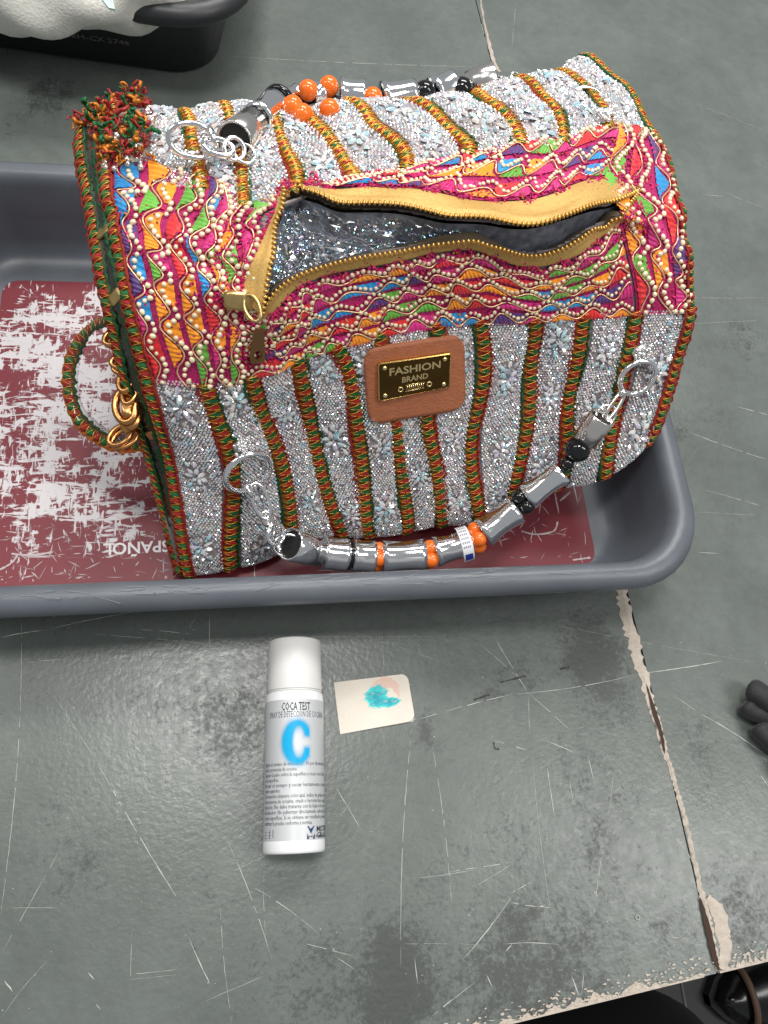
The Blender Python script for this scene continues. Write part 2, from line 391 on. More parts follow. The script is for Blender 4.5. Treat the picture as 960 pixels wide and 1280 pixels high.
mb.build('scratches', mat('scratch_white', lin(188, 190, 182), .8), table, 'stuff', False)
mb = MB()
for pts in ([(617, 928), (619, 936), (624, 936)], [(592, 875), (612, 868)], [(625, 853), (657, 845)], [(700, 836), (712, 834)]):
    P = smooth_path([at(a, b, .0003) for a, b in pts], 10); T = nrm(np.gradient(P, axis=0)); Sd = np.stack([T[:, 1], -T[:, 0], 0 * T[:, 0]], 1) * (.0007 * rng.uniform(.4, 1.4, (10, 1)))
    mb.add(np.concatenate([P - Sd, P + Sd]), [(i, i + 1, 11 + i, 10 + i) for i in range(9)])
mb.build('scuffs', mat('scuff_dark', lin(52, 54, 54), .8), table, 'stuff', False)
mb = MB(); c = at(785, 982, .0005); R_ = [c + np.array([.0048 * math.cos(q) * (1 + .15 * math.sin(3 * q)), .0038 * math.sin(q), 0]) for q in np.linspace(0, 6.28, 18)[:-1]]
mb.add(*tube(R_, .0002, 4, True)); c = at(797, 1147, .0005); mb.add(*tube([c + np.array([.0016 * math.cos(q), .0016 * math.sin(q), 0]) for q in np.linspace(0, 6.28, 12)[:-1]], .0005, 4, True))
mb.build('dried_ring_mark', mat('ring_mark', lin(168, 172, 166), .7), table, None)

# floor below the table edge
FZ = -.78
fl = link('floor', make_mesh('floor', [(-2, -2, FZ), (3, -2, FZ), (3, 3, FZ), (-2, 3, FZ)], [(0, 1, 2, 3)], False), mat('floor_dark', lin(42, 43, 46), .5, noise=.25, nscale=40)); fl['kind'] = 'structure'
c = at(860, 1250, FZ)
for k in range(4):
    x = c[0] - .11 + k * .075
    link('tile_joint', make_mesh('tile_joint', [(x, -1.6, FZ + .002), (x + .004, -1.6, FZ + .002), (x + .05, .6, FZ + .002), (x + .046, .6, FZ + .002)], [(0, 1, 2, 3)], False), mat('tile_joint', lin(96, 98, 100), .7), fl)

# ================================================================== GREY TRAY
def rrect(x0, x1, y0, y1, r, n=9):
    P = []
    for cx, cy, a0 in ((x1 - r, y1 - r, 0), (x0 + r, y1 - r, 90), (x0 + r, y0 + r, 180), (x1 - r, y0 + r, 270)):
        for k in range(n): a = math.radians(a0 + 90 * k / (n - 1)); P.append((cx + r * math.cos(a), cy + r * math.sin(a)))
    return P
def loft_tray(x0, x1, y0, y1, rad, prof, n=9):
    V = []; Fs = []; m = None
    for d, z in prof:
        L_ = rrect(x0 + d, x1 - d, y0 + d, y1 - d, max(rad - d * .75, .012), n); m = len(L_); V += [(a, b, z) for a, b in L_]
    for i in range(len(prof) - 1):
        for k in range(m): k2 = (k + 1) % m; Fs.append((i * m + k, i * m + k2, (i + 1) * m + k2, (i + 1) * m + k))
    V.append(((x0 + x1) / 2, (y0 + y1) / 2, prof[-1][1])); b = (len(prof) - 1) * m
    Fs += [(b + k, b + (k + 1) % m, len(V) - 1) for k in range(m)]
    return np.array(V), Fs
PROF = [(.032, .0008), (.026, .004), (.014, .058), (.010, .066), (.003, .0685), (.0004, .072), (0, .077), (.002, .082), (.006, .085), (.011, .0862), (.016, .085), (.0195, .081), (.0215, .075), (.0245, .045), (.028, .022), (.033, .011), (.040, .0065), (.048, .0052)]
tray = thing('security_tray', 'grey plastic tray with worn maroon floor panel holding the handbag', 'tray', (.04, .33, 0))
M_tray = mat('tray_plastic', lin(92, 97, 104), .38, 0, noise=.13, nscale=26, bump=.12, bscale=1100)
link('tray_body', make_mesh('tray_body', *loft_tray(-.262, .347, .139, .523, .064, PROF)), M_tray, tray)
mb = MB()
for k in range(70):
    x = rng.uniform(-.25, .29); y = rng.uniform(.1465, .1535); Lq = rng.uniform(.002, .018); w_ = rng.uniform(.00012, .0004); an = rng.normal(0, .12)
    mb.add([(x, y, .0868), (x + Lq, y + Lq * an, .0868), (x + Lq, y + Lq * an + w_, .0868), (x, y + w_, .0868)], [(0, 1, 2, 3)])
mb.build('rim_scuffs', mat('rim_scuff', lin(126, 131, 138), .6), tray, 'stuff', False)
# maroon panel: grid with wear density attribute
x0, x1, y0, y1 = -.208, .2925, .180, .4615
gx, gy = 90, 54; V = []; den = []
blobs = [(110, 430, 90, .55), (190, 400, 80, .45), (60, 490, 80, .45), (150, 520, 90, .6), (60, 560, 80, .5), (110, 600, 70, .55), (170, 620, 50, .5), (40, 640, 50, .25), (20, 420, 50, .3), (80, 380, 50, .15), (200, 480, 70, .5), (600, 700, 50, -.05)]
BB = [(at(a, b, .006)[:2], r * .00064, s) for a, b, r, s in blobs]
for j in range(gy + 1):
    for i in range(gx + 1):
        x = x0 + (x1 - x0) * i / gx; y = y0 + (y1 - y0) * j / gy; rr_ = .014
        dx = max(x0 + rr_ - x, x - x1 + rr_, 0); dy = max(y0 + rr_ - y, y - y1 + rr_, 0); q = math.hypot(dx, dy)
        if q > rr_:
            cx = min(max(x, x0 + rr_), x1 - rr_); cy = min(max(y, y0 + rr_), y1 - rr_); x = cx + (x - cx) * rr_ / q; y = cy + (y - cy) * rr_ / q
        V.append((x, y, .0064)); den.append(min(1, sum(s * math.exp(-((x - c[0]) ** 2 + (y - c[1]) ** 2) / (2 * r * r)) for c, r, s in BB)))
den = np.clip(np.array(den), 0, 1)
Fs = [(j * (gx + 1) + i, j * (gx + 1) + i + 1, (j + 1) * (gx + 1) + i + 1, (j + 1) * (gx + 1) + i) for j in range(gy) for i in range(gx)]
def decal_material():
    m = bpy.data.materials.new('worn_maroon_panel'); m.use_nodes = True; nt = m.node_tree; b = nt.nodes['Principled BSDF']; N = nt.nodes.new; L = nt.links.new
    tc = N('ShaderNodeTexCoord'); at_ = N('ShaderNodeAttribute'); at_.attribute_name = 'col'
    def noise(s, sx, sy, rot, det, rough, dist):
        mp = N('ShaderNodeMapping'); mp.inputs['Scale'].default_value = (sx, sy, 1); mp.inputs['Rotation'].default_value = (0, 0, rot); L(tc.outputs['Object'], mp.inputs['Vector'])
        n = N('ShaderNodeTexNoise'); n.inputs['Scale'].default_value = s; n.inputs['Detail'].default_value = det; n.inputs['Roughness'].default_value = rough; n.inputs['Distortion'].default_value = dist
        L(mp.outputs[0], n.inputs['Vector']); return n.outputs['Fac']
    def mth(op, x, y):
        q = N('ShaderNodeMath'); q.operation = op
        for i, w in enumerate((x, y)):
            if isinstance(w, (int, float)): q.inputs[i].default_value = w
            else: L(w, q.inputs[i])
        return q.outputs[0]
    def ramp(x, a, bb):
        r = N('ShaderNodeMapRange'); r.inputs[1].default_value = a; r.inputs[2].default_value = bb; L(x, r.inputs[0]); return r.outputs[0]
    f1 = noise(170, .30, 1.3, .35, 4, .6, 1.0); f2 = noise(210, 1.3, .35, -.5, 4, .6, .8); f3 = noise(38, .7, 1.1, .2, 3, .6, .3)
    f = mth('ADD', mth('MULTIPLY', mth('MAXIMUM', f1, f2), .62), mth('MULTIPLY', f3, .42))
    w = mth('ADD', f, mth('MULTIPLY', at_.outputs['Fac'], .155))
    mask = ramp(w, .688, .712)
    sc = ramp(noise(62, 4.2, .25, .5, 2, .4, .5), .735, .75); sc2 = ramp(noise(55, .22, 4.5, .12, 2, .4, .7), .73, .745)
    mask = mth('MAXIMUM', mask, mth('MULTIPLY', mth('MAXIMUM', sc, sc2), .8))
    mx = N('ShaderNodeMix'); mx.data_type = 'RGBA'; L(mask, mx.inputs[0]); mx.inputs[6].default_value = lin(126, 36, 48); mx.inputs[7].default_value = lin(222, 216, 218)
    mv = N('ShaderNodeMix'); mv.data_type = 'RGBA'; mv.blend_type = 'MULTIPLY'; mv.inputs[0].default_value = .3; L(mx.outputs[2], mv.inputs[6]); L(noise(25, 1, 1, 0, 4, .6, 0), mv.inputs[7])
    L(mv.outputs[2], b.inputs['Base Color']); b.inputs['Roughness'].default_value = .42
    bp = N('ShaderNodeBump'); bp.inputs['Strength'].default_value = .4; bp.inputs['Distance'].default_value = -.0003; L(mask, bp.inputs['Height']); L(bp.outputs[0], b.inputs['Normal'])
    return m
panel = link('floor_panel', make_mesh('floor_panel', V, Fs, False, np.stack([den] * 3, 1)), decal_material(), tray)
panel['label'] = 'worn maroon floor panel with white scuffs'
mb = MB()
for k in range(230):
    px, py = (rng.uniform(600, 745), rng.uniform(600, 712)) if k < 55 else ((rng.uniform(0, 220), rng.uniform(640, 735)) if k < 150 else (rng.uniform(0, 240), rng.uniform(355, 735)))
    c_ = at(px, py, .0067); Lq = rng.uniform(.002, .013); an = rng.choice([.3, -.9, 1.4, 2.2, .05]) + rng.normal(0, .35); T_ = np.array([math.cos(an), math.sin(an), 0]); Sd_ = np.array([-T_[1], T_[0], 0]); w_ = rng.uniform(.0001, .00042); bw = rng.normal(0, .12)
    if not (x0 + .004 < c_[0] < x1 - .004 and y0 + .004 < c_[1] < y1 - .004): continue
    P_ = [c_ + T_ * (Lq * (t - .5)) + Sd_ * (bw * Lq * (t * (1 - t))) for t in np.linspace(0, 1, 5)]
    ww = [w_ * v_ * rng.uniform(.6, 1.3) for v_ in (.3, 1, 1.2, .9, .2)]
    mb.add([p - Sd_ * w for p, w in zip(P_, ww)] + [p + Sd_ * w for p, w in zip(P_, ww)] , [(i, i + 1, 6 + i, 5 + i) for i in range(4)])
for pts in ([(652, 664), (670, 668), (692, 664), (697, 652)], [(14, 692), (40, 694), (66, 690)], [(0, 712), (14, 704), (22, 694)], [(700, 626), (712, 616)], [(716, 700), (738, 697)]):
    P_ = smooth_path([at(a, b, .0068) for a, b in pts], 12); T_ = nrm(np.gradient(P_, axis=0)); Sd_ = np.stack([-T_[:, 1], T_[:, 0], 0 * T_[:, 0]], 1) * .0009 * rng.uniform(.5, 1.2, (12, 1)); mb.add(np.concatenate([P_ - Sd_, P_ + Sd_]), [(i, i + 1, 13 + i, 12 + i) for i in range(11)])
mb.build('panel_scratches', mat('panel_scratch', lin(186, 170, 172), .6), tray, 'stuff', False)
# upside-down printing left on the panel
def flat_text(body, px0, py0, px1, py1, z, size_fac, name, m, parent, bold=0.0):
    """text from (px0,py0) to (px1,py1) along its baseline centre"""
    a, b = at(px0, py0, z), at(px1, py1, z); Vt, Ft = text_mesh(body, 1.0, 'CENTER', 3, 0, 1.0, bold)
    wdt = Vt[:, 0].max() - Vt[:, 0].min(); Ld = np.linalg.norm(b - a); s = Ld / wdt; T = (b - a) / Ld; U = np.array([-T[1], T[0], 0]); c = (a + b) / 2
    P = c + (Vt[:, :1] - (Vt[:, 0].max() + Vt[:, 0].min()) / 2) * s * T + (Vt[:, 1:2]) * s * size_fac * U; P[:, 2] = z
    return link(name, make_mesh(name, P, Ft, False), m, parent)
M_print = mat('white_print', lin(224, 218, 220), .5)
flat_text('ESPAÑOL', 222, 681, 129, 686, .0070, 1.0, 'printed_word', M_print, tray, .02)

# ================================================================== HANDBAG surface
def res(a, n=12):
    a = np.asarray(a, float)
    return a if len(a) == n else smooth_path(a.reshape(len(a), -1), n).reshape((n,) + a.shape[1:])
ROWS = [
 ([(236, 714), (290, 704), (362, 680), (424, 670), (466, 668), (510, 662), (550, 658), (597, 645), (642, 628), (695, 610), (752, 592), (812, 553)], [.022, .022, .022, .022, .024, .026, .030, .037, .047, .058, .072, .092]),
 ([(213, 580), (287, 595), (345, 560), (395, 545), (446, 545), (492, 540), (541, 545), (594, 530), (655, 510), (713, 505), (776, 490), (838, 475)], [.10, .10, .105, .108, .11, .11, .11, .11, .115, .12, .125, .133]),
 ([(185, 480), (263, 486), (316, 472), (367, 452), (422, 436), (480, 418), (540, 408), (600, 406), (671, 400), (731, 398), (791, 395), (862, 390)], [.165, .165, .167, .17, .172, .175, .175, .175, .175, .175, .175, .175]),
 ([(158, 350), (250, 385), (315, 385), (350, 370), (400, 345), (470, 325), (545, 315), (620, 315), (700, 302), (770, 285), (864, 330)], [.205, .21, .215, .22, .222, .225, .225, .225, .225, .22, .20]),
 ([(145, 290), (235, 325), (300, 335), (345, 320), (390, 300), (460, 285), (530, 283), (610, 285), (690, 280), (760, 262), (856, 285)], [.215, .225, .23, .235, .237, .24, .24, .24, .238, .232, .21]),
 ([(135, 250), (230, 290), (290, 300), (345, 262), (380, 245), (450, 238), (520, 240), (600, 245), (680, 250), (740, 235), (848, 245)], [.218, .23, .235, .24, .242, .243, .243, .243, .24, .234, .213]),
 ([(130, 205), (255, 237), (310, 255), (367, 238), (440, 225), (510, 205), (583, 193), (650, 181), (706, 171), (760, 158), (815, 165)], [.215, .23, .235, .24, .24, .24, .238, .237, .232, .226, .21]),
 None,
 ([(150, 150), (230, 141), (276, 143), (333, 141), (376, 148), (423, 146), (507, 135), (580, 125), (637, 110), (690, 96), (726, 84)], [.2, .205, .205, .205, .205, .205, .205, .205, .2, .195, .185]),
]
G = []
for R_ in ROWS:
    G.append(None if R_ is None else res([at(a, b, z) for (a, b), z in zip(*R_)]))
G[7] = (G[6] + G[8]) / 2 + np.array([0, .004, .008])
low = G[0].copy(); low[:, 1] += .035; low[:, 2] -= .008
backm = G[8].copy(); backm[:, 1] += .004; backm[:, 2] = .11
backb = G[8].copy(); backb[:, 1] -= .035; backb[:, 2] = G[0][:, 2] - .004
backm[:, 1] = np.minimum(backm[:, 1], .50); backb[:, 1] = np.minimum(backb[:, 1], .45); backb[:, 0] = np.minimum(backb[:, 0], .30)
GR = np.stack([low] + G + [backm, backb])          # v = 0 .. 11
NV = len(GR)
def cr(t, n):
    i = np.clip(np.floor(t).astype(int), 0, n - 2); f = t - i
    w = np.stack([-.5 * f + f ** 2 - .5 * f ** 3, 1 - 2.5 * f ** 2 + 1.5 * f ** 3, .5 * f + 2 * f ** 2 - 1.5 * f ** 3, -.5 * f ** 2 + .5 * f ** 3])
    return np.stack([np.clip(i + k, 0, n - 1) for k in (-1, 0, 1, 2)]), w
def S0(u, v):
    u = np.asarray(u, float); v = np.asarray(v, float); u, v = np.broadcast_arrays(u, v); sh = u.shape; u = u.ravel(); v = v.ravel()
    iu, wu = cr(np.clip(u, 0, 1) * 11, 12); iv, wv = cr(np.clip(v, 0, NV - 1), NV)
    P = np.zeros((len(u), 3))
    for a in range(4):
        for b in range(4): P += (wv[a] * wu[b])[:, None] * GR[iv[a], iu[b]]
    return P.reshape(sh + (3,))
def N0(u, v):
    e = 2e-3; u = np.asarray(u, float); v = np.asarray(v, float)
    tu = S0(np.minimum(u + e, 1), v) - S0(np.maximum(u - e, 0), v); tv = S0(u, np.minimum(v + e * 8, NV - 1)) - S0(u, np.maximum(v - e * 8, 0))
    return nrm(np.cross(tu, tv)), nrm(tu), nrm(tv)
def puff(u, v):
    """soft lumps: panels swell between the braids"""
    u = np.asarray(u, float); v = np.asarray(v, float)
    fr = np.clip((3.1 - v) / .3, 0, 1) * np.clip((v - .6) / .5, 0, 1); bk = np.clip((v - 7.0) / .4, 0, 1) * np.clip((9.6 - v) / .5, 0, 1)
    q = .0020 * np.abs(np.sin(u * 11 * math.pi)) * fr + .0030 * np.abs(np.sin(u * 10 * math.pi)) * bk
    return q + .0018 * np.sin(u * 23 + v * 2.1) * np.sin(v * 3.3 + 1.3) + .0016 * np.sin(u * 9 + 1.0) * np.sin(v * 1.9) + .0007 * np.sin(u * 41 - v * 5.0)
def sway(u, v):
    u = np.asarray(u, float); v = np.asarray(v, float)
    return (.0022 * np.sin(v * 2.7 + u * 21) + .0012 * np.sin(v * 5.3 - u * 37)) * np.sin(np.clip(u, 0, 1) * math.pi) ** .5
def S(u, v, off=0.0):
    N, tu, _ = N0(u, v); return S0(u, v) + N * (puff(u, v) + off)[..., None] + tu * sway(u, v)[..., None]
def SN(u, v, off=0.0):
    N, tu, tv = N0(u, v); off = np.broadcast_to(off, np.shape(np.asarray(u) + np.asarray(v)))
    return S0(u, v) + N * (puff(u, v) + off)[..., None] + tu * sway(u, v)[..., None], N, tu, np.cross(N, tu)
_gu, _gv = np.meshgrid(np.linspace(0, 1, 361), np.linspace(.7, 9.2, 341)); _gp = proj(S(_gu, _gv))
def uv(px, py):
    d = (_gp[..., 0] - px) ** 2 + (_gp[..., 1] - py) ** 2; k = np.unravel_index(np.argmin(d), d.shape); return _gu[k], _gv[k]
def uvs(pts): return np.array([uv(a, b) for a, b in pts])
def inside(p, poly):
    x, y = p[..., 0], p[..., 1]; r = np.zeros(x.shape, bool); n = len(poly)
    for i in range(n):
        (x1, y1), (x2, y2) = poly[i], poly[(i + 1) % n]
        if y1 == y2: continue
        r ^= ((y1 > y) != (y2 > y)) & (x < (x2 - x1) * (y - y1) / (y2 - y1) + x1)
    return r

bag = thing('handbag', 'striped rhinestone handbag with embroidered bands lying in the grey tray', 'handbag', (.12, .33, .007))
TEETH_B = [(327, 388), (331, 362), (341, 328), (345, 288), (354, 261), (370, 248), (408, 255), (463, 261), (530, 269), (560, 275), (610, 277), (663, 282), (710, 270), (760, 257), (797, 239)]
TEETH_F = [(327, 390), (338, 366), (354, 351), (381, 338), (435, 322), (503, 309), (544, 301), (587, 296), (613, 303), (643, 313), (670, 317), (703, 307), (733, 287), (760, 275), (797, 243)]
TAPE_B = [(292, 372), (303, 360), (317, 322), (333, 289), (346, 258), (368, 240), (408, 238), (463, 236), (530, 240), (560, 246), (610, 254), (663, 252), (710, 236), (765, 226), (797, 236)]
TAPE_F = [(331, 402), (346, 384), (362, 366), (390, 349), (441, 336), (500, 326), (540, 316), (590, 311), (617, 320), (645, 330), (670, 333), (712, 321), (750, 296), (775, 278), (799, 246)]
tb_uv, tf_uv = uvs(TEETH_B), uvs(TEETH_F); OPEN = np.concatenate([tb_uv, tf_uv[::-1]])
# shell with the zip opening cut out
nu_, nv_ = 240, 300
uu, vv = np.meshgrid(np.linspace(0, 1, nu_ + 1), np.linspace(0, NV - 1, nv_ + 1)); P = S(uu, vv, -.0006).reshape(-1, 3)
ii, jj = np.meshgrid(np.arange(nu_), np.arange(nv_)); idx = (jj * (nu_ + 1) + ii).ravel()
T = np.stack([idx, idx + 1, idx + nu_ + 2, idx + nu_ + 1], 1)
cu = ((ii + .5) / nu_).ravel(); cv = ((jj + .5) / nv_ * (NV - 1)).ravel()
T = T[~inside(np.stack([cu, cv], 1), OPEN)]
M_shell = mat('silver_cloth', lin(150, 142, 142), .45, .35, noise=.35, nscale=700)
shell = link('shell', fast_mesh('shell', P, T), M_shell, bag)
n = nu_ + 1; bot = np.concatenate([S(np.linspace(0, 1, 40), 0.0, -.0006), S(np.linspace(0, 1, 40), float(NV - 1), -.0006)])
link('base_panel', make_mesh('base_panel', bot, [(i, 40 + i, 41 + i, i + 1) for i in range(39)]), mat('base_cloth', lin(40, 36, 38), .8), bag)

# ---- braids
M_braid = mat('braid_gold_cloth', DGOLD, .5, .25, noise=.5, nscale=900, bump=.6, bscale=1500)
M_redcord = mat('red_cord', lin(142, 24, 20), .6, 0, noise=.4, nscale=900, bump=.6, bscale=1600)
M_greencord = mat('green_cord', lin(14, 78, 40), .55, .1, noise=.5, nscale=900, bump=.6, bscale=1600)
M_redtuft = mat('red_tuft', lin(170, 28, 20), .6, 0, noise=.45, nscale=1100, bump=.8, bscale=2000)
M_greentuft = mat('green_tuft', lin(10, 98, 48), .5, .15, noise=.5, nscale=1100, bump=.8, bscale=2000)
M_thread = mat('gold_thread', lin(232, 166, 62), .35, .6, noise=.25, nscale=900)
tv_, tf_ = sphere(8, 4)
_a = np.arctan2(tv_[:, 1], tv_[:, 0]); TUFT = {}
for nm_, mm in (('red', M_redtuft), ('green', M_greentuft)):
    me = make_mesh(nm_ + '_tuft', tv_ * (1 + .12 * np.cos(4 * _a) * (np.abs(tv_[:, 2]) < .9))[:, None], tf_, True); me.materials.append(mm); TUFT[nm_] = me
def braid(P, N, w, left, right, parent=None, single=True, pitch=.0053, name='braid', gold=False, seed=0):
    """trim ribbon along P: domed base, two edge cords, alternating tufts, zigzag gold thread"""
    r_ = np.random.default_rng(seed + 11)
    d = np.concatenate([[0], np.cumsum(np.linalg.norm(np.diff(P, axis=0), axis=1))]); Lg = d[-1]
    n = max(8, int(Lg / .0022)); s = np.linspace(0, Lg, n)
    P = np.stack([np.interp(s, d, P[:, k]) for k in range(3)], 1); N = nrm(np.stack([np.interp(s, d, N[:, k]) for k in range(3)], 1))
    Tn = nrm(np.gradient(P, axis=0)); Sd = np.cross(Tn, N)                 # right-hand side
    wob = 1 + .10 * np.sin(s * 900 + seed) + .06 * r_.normal(0, 1, n); prof = [(-1, -.0002), (-.55, .0012), (0, .0016), (.55, .0012), (1, -.0002)]
    V = np.concatenate([P + Sd * (a * w / 2 * wob)[:, None] + N * h for a, h in prof]); Fs = [(q * n + i, q * n + i + 1, (q + 1) * n + i + 1, (q + 1) * n + i) for q in range(4) for i in range(n - 1)]
    b = link(name, make_mesh(name, V, [f[::-1] for f in Fs]), M_braid, parent or bag)
    for sgn, cm in ((-1, left), (1, right)):
        if cm is None: continue
        off = .0007 * np.sin(s * 1700 + sgn) + .0003 * r_.normal(0, 1, n)
        mb = MB(); mb.add(*tube(P + Sd * (sgn * w / 2 * (.98 * wob) + off)[:, None] + N * (.0008 + .0003 * np.cos(s * 2100))[:, None], .00095 * (1 + .25 * np.sin(s * 2600)), 6))
        mb.build('edge_cord', M_redcord if cm == 'r' else M_greencord, b)
    k = max(2, int(Lg / pitch)); sc = (np.arange(k) + .5) * Lg / k
    ix = lambda A, q: np.stack([np.interp(q, s, A[:, c]) for c in range(3)], 1)
    PP, NN, TT = ix(P, sc), nrm(ix(N, sc)), nrm(ix(Tn, sc)); SS = np.cross(TT, NN)
    jit = r_.normal(0, .06, k); TT2 = TT * np.cos(jit)[:, None] + SS * np.sin(jit)[:, None]; SS2 = np.cross(TT2, NN)
    sl, sw, sh = pitch * .56, w * (.30 if gold else .38), .0024
    Rm = np.stack([TT2 * (sl * r_.uniform(.85, 1.1, (k, 1))), SS2 * (sw * r_.uniform(.85, 1.12, (k, 1))), NN * sh], 2); PC = PP + NN * .0013
    if single:
        for q in range(k): link('tuft', TUFT['red' if q % 2 else 'green'], None, b, None, mat4(Rm[q], PC[q]))
    else:
        cols = np.array([RED[:3] if q % 2 else GREEN[:3] for q in range(k)]); VV, TTt, cc = scatter(tv_, tris(tf_), Rm, PC, cols)
        link('tufts', fast_mesh('tufts', VV, TTt, True, cc), mat('tuft_mix', (.5, .2, .1, 1), .6, 0, noise=.4, nscale=1100, attr=True, bump=.8, bscale=2000), b, 'stuff')
    mb = MB()
    zz = []; 
    for q in range(k + 1):
        s0 = q * Lg / k
        zz.append((max(0, s0 - pitch * .22), -1)); zz.append((min(Lg, s0 + pitch * .22), 1))
    for (sa, ga), (sb, gb) in zip(zz[:-1], zz[1:]):
        if True:
            t = np.linspace(0, 1, 5); q = sa + (sb - sa) * t; g = (ga + (gb - ga) * t)
            pth = ix(P, q) + nrm(np.cross(nrm(ix(Tn, q)), nrm(ix(N, q)))) * (g * w * .43)[:, None] + nrm(ix(N, q)) * (.0012 + .0017 * (1 - np.abs(g) ** 2.2) + (.0006 if ga > 0 else 0))[:, None]
            mb.add(*tube(pth, .00032 if ga < 0 else .00020, 4))
    if gold:
        for e in range(int(Lg / .0015)):
            q = np.clip(np.array([e * .0015, e * .0015 + .0016, e * .0015 + .0034]) + r_.normal(0, .0003), 0, Lg); g = np.array([-.9, 0, .9])
            pth = ix(P, q) + np.cross(nrm(ix(Tn, q)), nrm(ix(N, q))) * (g * w * .42)[:, None] + nrm(ix(N, q)) * np.array([.001, .0034, .001])[:, None]
            mb.add(*tube(pth, .00042, 4))
    mb.build('gold_thread', M_thread, b)
    return b
def surf_path(u, v0, v1, n=60, off=.0004, wob=0.0, ph=0.0):
    v = np.linspace(v0, v1, n); q = np.full(n, u) + wob * np.sin(v * 3.1 + ph); Pp, Nn, _, _ = SN(q, v, off); return Pp, Nn
FB = [('r', 'g'), ('g', 'r'), ('r', 'g'), ('r', 'g'), ('g', None), ('g', 'r'), ('g', 'r'), ('g', 'r'), ('r', 'g'), ('g', 'r')]
for i in range(1, 11):
    P_, N_ = surf_path(i / 11, .55, 3.06, 70, .0003, .0035, i * 1.7)
    braid(P_, N_, .0120, FB[i - 1][0], FB[i - 1][1], single=i < 10, seed=i)
for i in range(1, 10):
    P_, N_ = surf_path(i / 10, 6.9, 9.8, 60, .0003, .004, i)
    braid(P_, N_, .0105 + .0026 * (i in (4, 5, 6, 7)), 'r' if i % 2 == 0 or i == 3 else 'g', 'g' if i % 2 == 0 or i == 3 else ('r' if i == 8 else None), single=False, gold=True, seed=30 + i)
P_, N_ = surf_path(.004, .6, 9.4, 200, .0008); P_ = P_ - N0(np.full(200, .004), np.linspace(.6, 9.4, 200))[1] * .001
braid(P_, nrm(N_ + np.array([-.6, 0, 0])), .0105, 'r', 'r', single=False, seed=60)
P_, N_ = surf_path(.995, .75, 3.1, 60, .0006); braid(P_, nrm(N_ + np.array([.35, 0, 0])), .0110, 'r', 'r', single=False, seed=61)
P_, N_ = surf_path(.995, 3.1, 6.8, 60, .0); braid(P_, nrm(N_ + np.array([.9, 0, 0])), .0080, 'r', 'r', single=False, seed=63)
P_, N_ = surf_path(.992, 6.8, 9.8, 70, .0008); braid(P_, nrm(N_ + np.array([.3, 0, 0])), .0110, 'g', 'r', single=False, gold=True, seed=62)

# ---- rhinestone stripes
GEMC = np.array([[.90, .91, .94], [.58, .85, .95], [.96, .86, .82], [.82, .78, .92], [.72, .76, .80], [.97, .97, .97], [.78, .95, .93], [.50, .54, .60]])
M_bead_s = mat('silver_bead', (.8, .8, .8, 1), .12, .55, attr=True)
M_gem_s = mat('crystal_field', (.8, .8, .8, 1), .05, .4, attr=True)
